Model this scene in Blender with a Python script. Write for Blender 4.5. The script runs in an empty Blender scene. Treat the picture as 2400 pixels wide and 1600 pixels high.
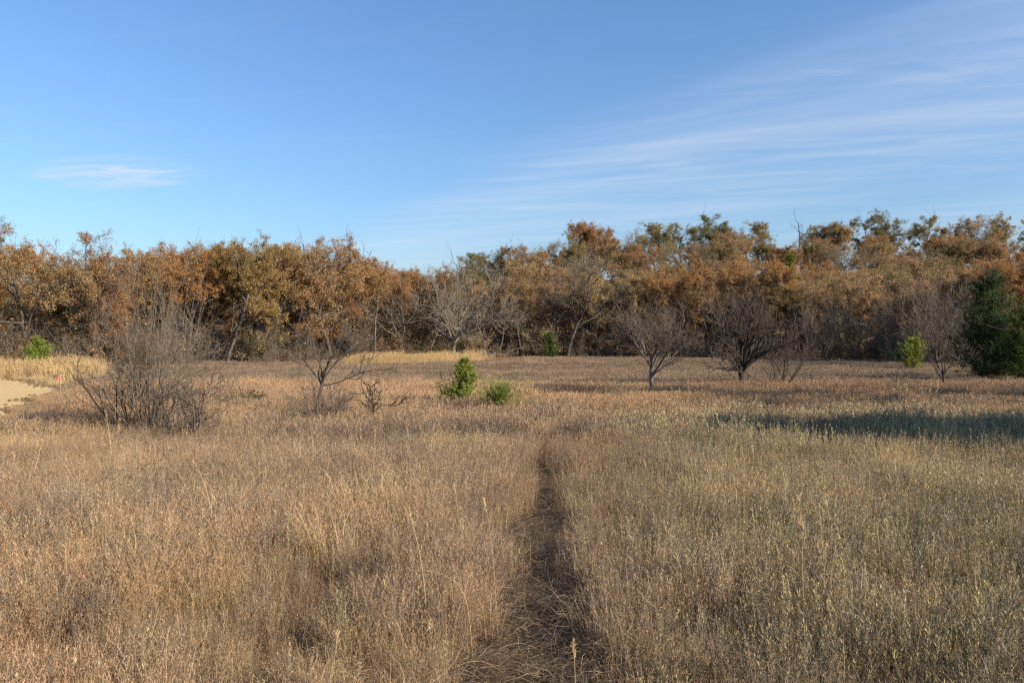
import bpy, math, random
import numpy as np
from mathutils import Vector

# ------------------------------------------------------------------ camera, sky, sun, exposure
S = bpy.context.scene
C = S.collection
CAMZ = 2.25
FPX = 1829.0            # focal length in photo pixels (2352 wide view)
HZ = 785.0              # horizon row in the same pixels
cam_d = bpy.data.cameras.new('camera')
cam_d.sensor_width = 36.0
cam_d.lens = 28.0
cam_d.clip_start = 0.05
cam_d.clip_end = 9000
cam = bpy.data.objects.new('camera', cam_d)
C.objects.link(cam)
cam.location = (0, 0, CAMZ)
cam.rotation_euler = (math.pi / 2, 0, 0)
S.camera = cam

SUN_AZ, SUN_EL = 118.0, 27.0
world = bpy.data.worlds.new('World')
S.world = world
world.use_nodes = True


def build_world():
    nt = world.node_tree
    N, L = nt.nodes, nt.links
    bg = N['Background']
    bg.inputs[1].default_value = 0.088
    sk = N.new('ShaderNodeTexSky')
    sk.sky_type = 'NISHITA'
    sk.sun_disc = False
    sk.sun_elevation = math.radians(SUN_EL)
    sk.sun_rotation = math.radians(SUN_AZ)
    sk.air_density = 1.3
    sk.dust_density = 1.0
    sk.ozone_density = 4.0
    hs = N.new('ShaderNodeVectorMath')      # the camera's white balance
    hs.operation = 'MULTIPLY'
    hs.inputs[1].default_value = (0.83, 0.985, 1.21)
    L.new(sk.outputs[0], hs.inputs[0])

    def M(op, a, b=None, c=None, clamp=False):
        n = N.new('ShaderNodeMath')
        n.operation = op
        n.use_clamp = clamp
        for i, v in enumerate((a, b, c)):
            if v is None:
                continue
            if isinstance(v, (int, float)):
                n.inputs[i].default_value = v
            else:
                L.new(v, n.inputs[i])
        return n.outputs[0]

    def ramp(v, a, b):
        n = N.new('ShaderNodeMapRange')
        n.interpolation_type = 'SMOOTHSTEP'
        L.new(v, n.inputs[0])
        n.inputs[1].default_value = a
        n.inputs[2].default_value = b
        return n.outputs[0]

    tc = N.new('ShaderNodeTexCoord')
    sp = N.new('ShaderNodeSeparateXYZ')
    L.new(tc.outputs['Generated'], sp.inputs[0])
    z = M('MAXIMUM', sp.outputs[2], 0.02)
    X = M('DIVIDE', sp.outputs[0], z)
    Y = M('DIVIDE', sp.outputs[1], z)

    def noise(a, sx, sy, detail, rough, seed, dist=0.0):
        # streaks along a direction in the high cloud layer
        ca, sa = math.cos(a), math.sin(a)
        u = M('ADD', M('MULTIPLY', X, ca), M('MULTIPLY', Y, sa))
        v = M('ADD', M('MULTIPLY', X, -sa), M('MULTIPLY', Y, ca))
        cb = N.new('ShaderNodeCombineXYZ')
        L.new(M('MULTIPLY', u, sx), cb.inputs[0])
        L.new(M('MULTIPLY', v, sy), cb.inputs[1])
        cb.inputs[2].default_value = seed
        n = N.new('ShaderNodeTexNoise')
        n.inputs['Scale'].default_value = 1.0
        n.inputs['Detail'].default_value = detail
        n.inputs['Roughness'].default_value = rough
        n.inputs['Distortion'].default_value = dist
        L.new(cb.outputs[0], n.inputs['Vector'])
        return n.outputs[0]
    n1 = noise(math.radians(-32), 0.40, 1.6, 9, 0.57, 3.1, 0.7)
    n2 = noise(math.radians(-14), 0.75, 3.0, 9, 0.58, 9.7, 0.8)
    n3 = noise(math.radians(-55), 0.12, 0.5, 3, 0.5, 4.4)
    edge = M('ADD', X, M('MULTIPLY', Y, 0.5))
    edge = M('ADD', edge, M('MULTIPLY', M('SUBTRACT', n3, 0.5), 1.6))
    veil = ramp(edge, 2.0, 3.1)
    veil = M('MULTIPLY', veil, ramp(n3, 0.1, 0.55))
    c1 = M('MULTIPLY', veil, M('ADD', M('MULTIPLY', ramp(n1, 0.34, 0.78), 0.26), 0.13))
    c2 = M('MULTIPLY', M('MULTIPLY', ramp(n2, 0.46, 0.80), 0.32), M('ADD', M('MULTIPLY', veil, 0.9), 0.10))
    # one soft isolated wisp low on the left of the view
    ex = M('DIVIDE', M('SUBTRACT', X, -2.38), 0.68)
    ey = M('DIVIDE', M('SUBTRACT', M('ADD', Y, M('MULTIPLY', X, 0.35)), 3.95), 0.55)
    r2 = M('ADD', M('MULTIPLY', ex, ex), M('MULTIPLY', ey, ey))
    n4 = noise(math.radians(-8), 1.5, 5.5, 10, 0.68, 21.3, 1.6)
    w = M('MULTIPLY', ramp(r2, 1.0, 0.0), ramp(M('ADD', M('MULTIPLY', n4, 0.6), M('MULTIPLY', n2, 0.4)), 0.38, 0.66))
    c3 = M('MULTIPLY', w, 0.85)
    tot = M('ADD', M('ADD', c1, c2), c3, clamp=True)
    tot = M('MULTIPLY', tot, ramp(sp.outputs[2], 0.02, 0.10))
    mx = N.new('ShaderNodeMix')
    mx.data_type = 'RGBA'
    L.new(tot, mx.inputs[0])
    L.new(hs.outputs[0], mx.inputs[6])
    mx.inputs[7].default_value = (4.7, 5.2, 6.0, 1)
    L.new(mx.outputs[2], bg.inputs[0])


build_world()
sd = Vector((math.sin(math.radians(SUN_AZ)) * math.cos(math.radians(SUN_EL)),
             math.cos(math.radians(SUN_AZ)) * math.cos(math.radians(SUN_EL)),
             math.sin(math.radians(SUN_EL))))
sun_d = bpy.data.lights.new('sun', 'SUN')
sun_d.energy = 5.0
sun_d.angle = math.radians(0.53)
sun_d.color = (1.0, 0.90, 0.76)
sun = bpy.data.objects.new('sun', sun_d)
C.objects.link(sun)
sun.rotation_euler = sd.to_track_quat('Z', 'Y').to_euler()
sun.location = sd * 300
vs = S.view_settings
vs.view_transform = 'Standard'
vs.look = 'None'
vs.gamma = 1.0
vs.exposure = 0.80
S.cycles.max_bounces = 5
S.cycles.diffuse_bounces = 4
S.cycles.glossy_bounces = 2
S.cycles.transmission_bounces = 3
S.cycles.use_denoising = False
S.cycles.sample_clamp_indirect = 4.0
S.cycles.filter_width = 1.3

rng = np.random.default_rng(11)
random.seed(5)


def reseed(k):
    global rng
    rng = np.random.default_rng(k)
    random.seed(k)


# ------------------------------------------------------------------ small maths
def sstep(a, b, v):
    t = np.clip((np.asarray(v, float) - a) / (b - a), 0, 1)
    return t * t * (3 - 2 * t)


def _h(ix, iy, seed):
    n = (ix.astype(np.int64) * 374761393 + iy.astype(np.int64) * 668265263 + seed * 974711) & 0xFFFFFFFF
    n = ((n ^ (n >> 13)) * 1274126177) & 0xFFFFFFFF
    return ((n ^ (n >> 16)) & 0xFFFF) / 65535.0


def vnoise(x, y, seed=0):
    x = np.asarray(x, float)
    y = np.asarray(y, float)
    ix, iy = np.floor(x), np.floor(y)
    fx, fy = x - ix, y - iy
    fx = fx * fx * (3 - 2 * fx)
    fy = fy * fy * (3 - 2 * fy)
    a, b = _h(ix, iy, seed), _h(ix + 1, iy, seed)
    c, d = _h(ix, iy + 1, seed), _h(ix + 1, iy + 1, seed)
    return (a * (1 - fx) + b * fx) * (1 - fy) + (c * (1 - fx) + d * fx) * fy


def fbm(x, y, seed=0, o=3):
    s, a, t = 0, 1, 0
    for k in range(o):
        s = s + a * vnoise(x * 2 ** k, y * 2 ** k, seed + 17 * k)
        t += a
        a *= 0.5
    return s / t


def nrm(v):
    return v / np.maximum(np.linalg.norm(v, axis=-1, keepdims=True), 1e-9)


def path_x(y):
    y = np.asarray(y, float)
    return np.interp(y, [0, 4, 5.25, 6.2, 8, 10, 13, 16, 20, 28, 40], [-0.05, 0.02, 0.08, 0.13, 0.23, 0.33, 0.48, 0.65, 0.94, 1.7, 3.0]) \
        + 0.16 * (vnoise(y * 0.9, y * 0 + 3.3, 71) - 0.5)


def path_w(y):
    y = np.asarray(y, float)
    return 0.46 * (0.55 + 0.95 * vnoise(y * 1.3, y * 0, 5)) * (1 - 0.40 * sstep(6.5, 10, y)) * (1 - sstep(10, 18, y)) + 0.012


def terrain(x, y):
    x = np.asarray(x, float)
    y = np.asarray(y, float)
    hill = 15.5 * sstep(100, 168, y) * sstep(-38, 22, x - 0.08 * (y - 120))
    hill = hill + 7.0 * sstep(76, 116, y) * (1 - sstep(-30, -8, x))
    und = 0.10 * (fbm(x / 9.0, y / 9.0, 3) - 0.5) * sstep(2, 10, y)
    groove = -0.03 * np.exp(-((x - path_x(y)) / 0.28) ** 2) * (1 - sstep(16, 26, y)) * (y > 0)
    return hill + und + groove


def at(px, d):
    """Ground point straight below a viewing direction at distance d."""
    x = (px - 1176.0) / FPX * d
    return Vector((x, d, float(terrain(x, d))))


def dist(py, g=0.5):
    """Distance of a spot whose grass top shows at row py."""
    return (CAMZ - g) * FPX / (py - HZ)


def woods_edge(px):
    return np.interp(px, [-400, 0, 120, 300, 600, 850, 1050, 1300, 1700, 1950, 2120, 2250, 2352, 2800],
                     [50, 53, 55, 60, 68, 78, 88, 94, 91, 82, 72, 67, 63, 56])


SKY = [(-400, 530), (0, 525), (60, 530), (130, 545), (200, 545), (240, 575), (300, 570), (340, 582), (400, 560), (480, 548), (580, 550), (640, 555),
       (720, 548), (800, 546), (850, 580), (900, 600), (950, 608), (1000, 588), (1040, 575), (1080, 556), (1150, 548), (1200, 570),
       (1240, 560), (1290, 545), (1350, 512), (1400, 520), (1440, 530), (1500, 512), (1560, 515), (1630, 490), (1690, 530), (1750, 508),
       (1800, 525), (1880, 515), (1980, 482), (2050, 520), (2130, 490), (2200, 515), (2270, 485), (2352, 500), (2800, 500)]


def skyline(px):
    return np.interp(px, [a for a, b in SKY], [b for a, b in SKY])


# ------------------------------------------------------------------ mesh helpers
def mesh_np(name, V, F, mat=None, rnd=None, smooth=False):
    """V (n,3), F (m,k) with constant k, rnd per face."""
    me = bpy.data.meshes.new(name)
    V = np.ascontiguousarray(V, np.float32)
    F = np.ascontiguousarray(F, np.int32)
    m, k = F.shape
    me.vertices.add(len(V))
    me.vertices.foreach_set('co', V.ravel())
    me.loops.add(m * k)
    me.loops.foreach_set('vertex_index', F.ravel())
    me.polygons.add(m)
    me.polygons.foreach_set('loop_start', np.arange(0, m * k, k, dtype=np.int32))
    if rnd is not None:
        a = me.attributes.new('rnd', 'FLOAT', 'FACE')
        a.data.foreach_set('value', np.ascontiguousarray(rnd, np.float32))
    if smooth:
        me.polygons.foreach_set('use_smooth', np.ones(m, dtype=bool))
    me.update(calc_edges=True)
    if mat:
        me.materials.append(mat)
    return me


class Geo:
    """Collects quads with a random value per face."""

    def __init__(self):
        self.V, self.F, self.R, self.n = [], [], [], 0

    def add(self, V, F, R):
        self.V.append(V.reshape(-1, 3))
        self.F.append(F + self.n)
        self.R.append(R)
        self.n += len(self.V[-1])

    def tubes(self, P, R, sides, rnd=None):
        N, m, _ = P.shape
        T = np.empty_like(P)
        T[:, 1:-1] = P[:, 2:] - P[:, :-2]
        T[:, 0] = P[:, 1] - P[:, 0]
        T[:, -1] = P[:, -1] - P[:, -2]
        T = nrm(T)
        ref = np.where(np.abs(T[:, :1, 2:3]) > 0.8, np.array([1.0, 0.13, 0]), np.array([0, 0.1, 1.0]))
        U = nrm(np.cross(T, np.broadcast_to(ref, T.shape)))
        W = np.cross(T, U)
        a = np.arange(sides) / sides * 2 * np.pi
        ring = P[:, :, None] + R[:, :, None, None] * (np.cos(a)[:, None] * U[:, :, None] + np.sin(a)[:, None] * W[:, :, None])
        idx = np.arange(N * m * sides).reshape(N, m, sides)
        nx = np.roll(idx, -1, axis=2)
        F = np.stack([idx[:, :-1], nx[:, :-1], nx[:, 1:], idx[:, 1:]], -1).reshape(-1, 4)
        if rnd is None:
            rnd = rng.random(N)
        self.add(ring, F, np.repeat(rnd, (m - 1) * sides))

    def ribbons(self, P, W, side, rnd):
        """P (N,m,3), W (N,m) half widths, side (N,3)."""
        N, m, _ = P.shape
        A = P - side[:, None] * W[..., None]
        B = P + side[:, None] * W[..., None]
        V = np.stack([A, B], 2)
        idx = np.arange(N * m * 2).reshape(N, m, 2)
        F = np.stack([idx[:, :-1, 0], idx[:, :-1, 1], idx[:, 1:, 1], idx[:, 1:, 0]], -1).reshape(-1, 4)
        self.add(V, F, np.repeat(rnd, m - 1))

    def leaves(self, P, D, length, width, rnd):
        """diamond leaves at P pointing along D"""
        n = len(P)
        D = nrm(D)
        S_ = nrm(np.cross(D, rng.normal(size=(n, 3))))
        Nn = np.cross(D, S_)
        L_ = np.asarray(length).reshape(-1, 1) * np.ones((n, 1))
        W_ = np.asarray(width).reshape(-1, 1) * np.ones((n, 1))
        mid = P + D * L_ * 0.5
        fold = Nn * L_ * 0.12
        V = np.stack([P, mid + S_ * W_ * 0.5 + fold, P + D * L_, mid - S_ * W_ * 0.5 + fold], 1)
        F = np.arange(n * 4).reshape(n, 4)
        self.add(V, F, rnd)

    def mesh(self, name, mat, smooth=False):
        return mesh_np(name, np.concatenate(self.V), np.concatenate(self.F), mat, np.concatenate(self.R), smooth)

    def bounds(self):
        v = np.concatenate(self.V)
        return v.min(0), v.max(0)


def grow(start, direc, length, r0, r1, m, wob=0.15, up=0.0, out=None):
    """N branches of m points each."""
    n = len(start)
    P = np.empty((n, m, 3))
    P[:, 0] = start
    d = nrm(direc)
    st = (np.asarray(length) / (m - 1)).reshape(-1, 1)
    for k in range(1, m):
        d = nrm(d + rng.normal(size=(n, 3)) * wob + np.array([0, 0, up]))
        P[:, k] = P[:, k - 1] + d * st
    t = np.linspace(0, 1, m)
    R = np.asarray(r0).reshape(-1, 1) * (1 - t) + np.asarray(r1).reshape(-1, 1) * t
    return P, R


def spawn(P, R, length, per, t0, t1, ang, angj, ratio, rj=0.25, rr=0.6, tapr=0.45, flat=0.0, upb=0.0):
    """children along parents: start, dir, length, r0"""
    n, m, _ = P.shape
    pid = np.repeat(np.arange(n), per)
    k = np.tile(np.arange(per), n)
    t = t0 + (t1 - t0) * (k + rng.random(n * per)) / per
    f = np.clip(t * (m - 1), 0, m - 1.001)
    i = f.astype(int)
    w = (f - i)[:, None]
    st = P[pid, i] * (1 - w) + P[pid, i + 1] * w
    T = nrm(P[pid, i + 1] - P[pid, i])
    r = R[pid, i] * (1 - w[:, 0]) + R[pid, i + 1] * w[:, 0]
    perp = nrm(np.cross(T, rng.normal(size=(n * per, 3))))
    perp[:, 2] = perp[:, 2] * (1 - flat) + upb
    perp = nrm(perp)
    a = np.radians(ang + rng.normal(size=n * per) * angj)[:, None]
    d = nrm(np.cos(a) * T + np.sin(a) * perp)
    ln = np.asarray(length)[pid] * ratio * (1 - tapr * t) * (1 + rj * rng.normal(size=n * per)).clip(0.3, 1.8)
    return st, d, ln, r * rr


# ------------------------------------------------------------------ materials
def new_mat(name):
    m = bpy.data.materials.new(name)
    m.use_nodes = True
    nt = m.node_tree
    nt.nodes.clear()
    out = nt.nodes.new('ShaderNodeOutputMaterial')
    return m, nt, nt.nodes, nt.links, out


def leaf_material(name, instancer=False, trans=0.3, vary=0.55, alt=None, spec=0.15, rough=0.6):
    """colour from the object (or its scatter tint), varied per blade or leaf"""
    m, nt, N, L, out = new_mat(name)
    if instancer:
        src = N.new('ShaderNodeAttribute')
        src.attribute_type = 'INSTANCER'
        src.attribute_name = 'tint'
        col = src.outputs['Color']
    else:
        src = N.new('ShaderNodeObjectInfo')
        col = src.outputs['Color']
    at_ = N.new('ShaderNodeAttribute')
    at_.attribute_name = 'rnd'
    mr = N.new('ShaderNodeMapRange')
    L.new(at_.outputs['Fac'], mr.inputs[0])
    mr.inputs[3].default_value = 1 - vary
    mr.inputs[4].default_value = 1 + vary
    # a second random number for hue
    wn = N.new('ShaderNodeTexWhiteNoise')
    wn.noise_dimensions = '1D'
    L.new(at_.outputs['Fac'], wn.inputs['W'])
    if alt:
        mx0 = N.new('ShaderNodeMix')
        mx0.data_type = 'RGBA'
        pw = N.new('ShaderNodeMath')
        pw.operation = 'POWER'
        L.new(wn.outputs['Value'], pw.inputs[0])
        pw.inputs[1].default_value = 2.2
        L.new(pw.outputs[0], mx0.inputs[0])
        L.new(col, mx0.inputs[6])
        mx0.inputs[7].default_value = (*alt, 1)
        col = mx0.outputs[2]
    ml = N.new('ShaderNodeMix')
    ml.data_type = 'RGBA'
    ml.blend_type = 'MULTIPLY'
    ml.inputs[0].default_value = 1
    L.new(col, ml.inputs[6])
    L.new(mr.outputs[0], ml.inputs[7])
    col = ml.outputs[2]
    p = N.new('ShaderNodeBsdfPrincipled')
    p.inputs['Roughness'].default_value = rough
    p.inputs['Specular IOR Level'].default_value = spec
    L.new(col, p.inputs['Base Color'])
    t = N.new('ShaderNodeBsdfTranslucent')
    L.new(col, t.inputs['Color'])
    mx = N.new('ShaderNodeMixShader')
    mx.inputs[0].default_value = trans
    L.new(p.outputs[0], mx.inputs[1])
    L.new(t.outputs[0], mx.inputs[2])
    L.new(mx.outputs[0], out.inputs[0])
    return m


def bark_material(name, c1, c2, scale=6.0):
    m, nt, N, L, out = new_mat(name)
    tc = N.new('ShaderNodeTexCoord')
    mp = N.new('ShaderNodeMapping')
    mp.inputs['Scale'].default_value = (scale, scale, scale * 0.25)
    L.new(tc.outputs['Object'], mp.inputs[0])
    n = N.new('ShaderNodeTexNoise')
    n.inputs['Scale'].default_value = 1.5
    n.inputs['Detail'].default_value = 6
    L.new(mp.outputs[0], n.inputs['Vector'])
    r = N.new('ShaderNodeValToRGB')
    r.color_ramp.elements[0].position = 0.35
    r.color_ramp.elements[0].color = (*c1, 1)
    r.color_ramp.elements[1].position = 0.68
    r.color_ramp.elements[1].color = (*c2, 1)
    L.new(n.outputs[0], r.inputs[0])
    p = N.new('ShaderNodeBsdfPrincipled')
    p.inputs['Roughness'].default_value = 0.9
    p.inputs['Specular IOR Level'].default_value = 0.15
    L.new(r.outputs[0], p.inputs['Base Color'])
    b = N.new('ShaderNodeBump')
    b.inputs['Strength'].default_value = 0.6
    b.inputs['Distance'].default_value = 0.03
    L.new(n.outputs[0], b.inputs['Height'])
    L.new(b.outputs[0], p.inputs['Normal'])
    L.new(p.outputs[0], out.inputs[0])
    return m


def soil_material(name, cols, scale, bump=0.04, litter=None):
    m, nt, N, L, out = new_mat(name)
    geo = N.new('ShaderNodeNewGeometry')
    n = N.new('ShaderNodeTexNoise')
    n.inputs['Scale'].default_value = scale
    n.inputs['Detail'].default_value = 9
    n.inputs['Roughness'].default_value = 0.68
    L.new(geo.outputs['Position'], n.inputs['Vector'])
    r = N.new('ShaderNodeValToRGB')
    r.color_ramp.elements[0].position = 0.3
    r.color_ramp.elements[0].color = (*cols[0], 1)
    r.color_ramp.elements[1].position = 0.7
    r.color_ramp.elements[1].color = (*cols[-1], 1)
    if len(cols) == 3:
        e = r.color_ramp.elements.new(0.5)
        e.color = (*cols[1], 1)
    L.new(n.outputs[0], r.inputs[0])
    col = r.outputs[0]
    n2 = N.new('ShaderNodeTexNoise')
    n2.inputs['Scale'].default_value = scale * 14
    n2.inputs['Detail'].default_value = 5
    L.new(geo.outputs['Position'], n2.inputs['Vector'])
    ml = N.new('ShaderNodeMix')
    ml.data_type = 'RGBA'
    ml.blend_type = 'OVERLAY'
    ml.inputs[0].default_value = 0.55
    L.new(col, ml.inputs[6])
    L.new(n2.outputs[0], ml.inputs[7])
    col = ml.outputs[2]
    p = N.new('ShaderNodeBsdfPrincipled')
    p.inputs['Roughness'].default_value = 0.95
    p.inputs['Specular IOR Level'].default_value = 0.1
    L.new(col, p.inputs['Base Color'])
    b = N.new('ShaderNodeBump')
    b.inputs['Strength'].default_value = 0.8
    b.inputs['Distance'].default_value = bump
    L.new(n2.outputs[0], b.inputs['Height'])
    L.new(b.outputs[0], p.inputs['Normal'])
    L.new(p.outputs[0], out.inputs[0])
    return m


M_GROUND = soil_material('dry_litter', [(0.10, 0.07, 0.04), (0.16, 0.11, 0.06), (0.22, 0.15, 0.085)], 1.2)
M_PATH = soil_material('trodden_soil', [(0.05, 0.034, 0.022), (0.13, 0.088, 0.053)], 4.0)
M_DIRT = soil_material('sandy_dirt', [(0.47, 0.325, 0.15), (0.60, 0.42, 0.20)], 0.9, 0.03)
M_CLOD = soil_material('dark_clod', [(0.11, 0.075, 0.045), (0.28, 0.19, 0.10)], 6.0)
M_GRASS = leaf_material('dry_grass', True, 0.22, 0.55, alt=(0.25, 0.165, 0.09))
M_WEED = leaf_material('dried_weed', True, 0.12, 0.6, alt=(0.12, 0.095, 0.07))
M_GREEN = leaf_material('pale_green_weed', True, 0.2, 0.45, alt=(0.26, 0.20, 0.10))
M_GRASSF = leaf_material('far_grass', True, 0.22, 0.35, alt=(0.24, 0.165, 0.10))
M_WEEDF = leaf_material('far_weed', True, 0.12, 0.38, alt=(0.14, 0.11, 0.085))
M_GREENF = leaf_material('far_green_weed', True, 0.2, 0.35, alt=(0.22, 0.165, 0.10))
M_STRAW = leaf_material('straw', True, 0.22, 0.3)
M_STALK = leaf_material('straw_stalk', False, 0.2, 0.25)
M_OAK = leaf_material('oak_leaf', False, 0.38, 0.6, alt=(0.25, 0.17, 0.085), spec=0.25, rough=0.5)
M_CEDAR = leaf_material('cedar_foliage', False, 0.25, 0.55, spec=0.2)
M_BARK = bark_material('oak_bark', (0.042, 0.033, 0.026), (0.14, 0.113, 0.088))
M_BARKD = bark_material('dark_bark', (0.030, 0.024, 0.020), (0.085, 0.068, 0.055))
M_BARKP = bark_material('pale_bark', (0.22, 0.185, 0.14), (0.44, 0.37, 0.28))
M_BARKG = bark_material('grey_bark', (0.07, 0.056, 0.044), (0.21, 0.172, 0.134))
M_BARKW = bark_material('weathered_bark', (0.11, 0.09, 0.07), (0.29, 0.24, 0.185))
M_BRUSH = bark_material('brush_bark', (0.105, 0.078, 0.055), (0.235, 0.175, 0.124))
M_TWIG = bark_material('twig_bark', (0.062, 0.047, 0.036), (0.15, 0.114, 0.088))


# ------------------------------------------------------------------ object helpers
def tag(o, label=None, cat=None, group=None, kind=None):
    if label:
        o['label'] = label
    if cat:
        o['category'] = cat
    if group:
        o['group'] = group
    if kind:
        o['kind'] = kind
    return o


def obj(name, me, parent=None, color=None):
    o = bpy.data.objects.new(name, me)
    C.objects.link(o)
    if parent:
        o.parent = parent
    if color is not None:
        o.color = (*color, 1)
    return o


def empty(name, loc, rz=0.0, s=1.0):
    o = bpy.data.objects.new(name, None)
    C.objects.link(o)
    o.location = loc
    o.rotation_euler = (0, 0, rz)
    o.scale = (s, s, s) if isinstance(s, (int, float)) else s
    o.empty_display_size = 0.2
    return o


# ------------------------------------------------------------------ the ground
def build_ground():
    xs = np.unique(np.concatenate([np.linspace(-4, 5, 91), np.arange(-24, 25, 0.5), np.arange(-140, 141, 3.0), [-3500, -1500, -700, -350, -220, 220, 350, 700, 1500, 3500]]))
    ys = np.unique(np.concatenate([np.arange(-4, 30, 0.3), np.arange(30, 110, 1.0), np.arange(110, 240, 3.0), [-3000, -800, -200, -60, -20, 260, 300, 400, 700, 1500, 4500]]))
    X, Y = np.meshgrid(xs, ys)
    Z = terrain(X, Y)
    V = np.stack([X, Y, Z], -1).reshape(-1, 3)
    nx, ny = len(xs), len(ys)
    i = np.arange(nx * ny).reshape(ny, nx)
    F = np.stack([i[:-1, :-1], i[:-1, 1:], i[1:, 1:], i[1:, :-1]], -1).reshape(-1, 4)
    o = obj('ground', mesh_np('ground', V, F, M_GROUND, smooth=True))
    tag(o, 'dry brown prairie ground rising to a wooded hill at the right', kind='structure')
    # the trodden path, a thin strip
    ys = np.arange(0.6, 22, 0.2)
    rows = []
    for y in ys:
        c, w = float(path_x(y)), float(path_w(y)) * 0.8 + 0.05
        for k in np.linspace(-1, 1, 7):
            x = c + w * k * (1 + 0.25 * (vnoise(y * 2.3, k * 2, 9) - 0.5))
            rows.append((x, y, float(terrain(x, y)) + 0.012))
    V = np.array(rows)
    i = np.arange(len(V)).reshape(len(ys), 7)
    F = np.stack([i[:-1, :-1], i[:-1, 1:], i[1:, 1:], i[1:, :-1]], -1).reshape(-1, 4)
    o = obj('footpath', mesh_np('footpath', V, F, M_PATH, smooth=True))
    tag(o, 'narrow trodden footpath running through the tall grass', kind='structure')


build_ground()


# bare dirt at the left edge
def dirt_edge(y):
    """x of the right border of the dirt clearing"""
    y = np.asarray(y, float)
    return np.interp(y, [20, 22, 25.7, 30, 34.3, 36, 39, 43, 47, 50],
                     [-13.2, -13.9, -15.9, -17.8, -19.6, -20.3, -22.3, -25.7, -29.7, -35.7]) + 0.7 * (vnoise(y * 1.1, y * 0, 31) - 0.5)


def in_dirt(x, y):
    return (x < dirt_edge(y)) & (y > 21.5) & (y < 47.5)


def build_dirt():
    ys = np.arange(21.6, 47.5, 0.25)
    K = 26
    rows = []
    for y in ys:
        e = float(dirt_edge(y))
        for k in range(K):
            x = e + (-48 - e) * (k / (K - 1)) ** 1.6
            rows.append((x, y, float(terrain(x, y)) + 0.02 + 0.05 * float(fbm(x / 1.3, y / 0.7, 8) - 0.5) * min(1, k / 4)))
    V = np.array(rows)
    i = np.arange(len(V)).reshape(len(ys), K)
    F = np.stack([i[:-1, :-1], i[1:, :-1], i[1:, 1:], i[:-1, 1:]], -1).reshape(-1, 4)
    o = obj('dirt_track', mesh_np('dirt_track', V, F, M_DIRT, smooth=True))
    tag(o, 'bare tan dirt track coming in at the left edge of the field', kind='structure')
    # clods of turned turf along both borders
    g = Geo()
    import itertools
    base = np.array([(math.cos(a) * math.cos(b), math.sin(a) * math.cos(b), math.sin(b)) for b in (-0.9, -0.1, 0.7) for a in np.arange(6) / 6 * 6.283] + [(0, 0, 1.0)])
    fc = []
    for rr in range(2):
        for k in range(6):
            fc.append((rr * 6 + k, rr * 6 + (k + 1) % 6, rr * 6 + 6 + (k + 1) % 6, rr * 6 + 6 + k))
    for k in range(6):
        fc.append((12 + k, 12 + (k + 1) % 6, 18, 18))
    fc = np.array([f for f in fc if f[2] != f[3]] + [(12, 13, 14, 18), (14, 15, 16, 18), (16, 17, 12, 18)])
    for _ in range(520):
        if random.random() < 0.55:
            y = random.uniform(38.5, 47)
            x = float(dirt_edge(y)) + random.gauss(-0.1, 0.4)
        else:
            y = random.uniform(21.7, 34)
            x = float(dirt_edge(y)) + random.gauss(-0.1, 0.35)
        s = random.uniform(0.02, 0.065)
        v = base * (1 + 0.5 * (rng.random((len(base), 1)) - 0.5)) * s * np.array([1.5, 1.1, 0.8])
        g.add(v + np.array([x, y, float(terrain(x, y)) + 0.05]), fc, rng.random(len(fc)))
    o = obj('turf_clods', g.mesh('turf_clods', M_CLOD))
    tag(o, 'dark crumbled clods of turf heaped along the edges of the dirt track', 'clods', kind='stuff')


build_dirt()


# ------------------------------------------------------------------ tree builders (each returns part meshes)
def norm_height(parts, H):
    """scale the Geo parts so that the whole stands H tall"""
    top = max(np.percentile(np.concatenate(p.V)[:, 2], 99.7) for p in parts)
    k = H / top
    for p in parts:
        p.V = [v * k for v in p.V]
    return parts


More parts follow.
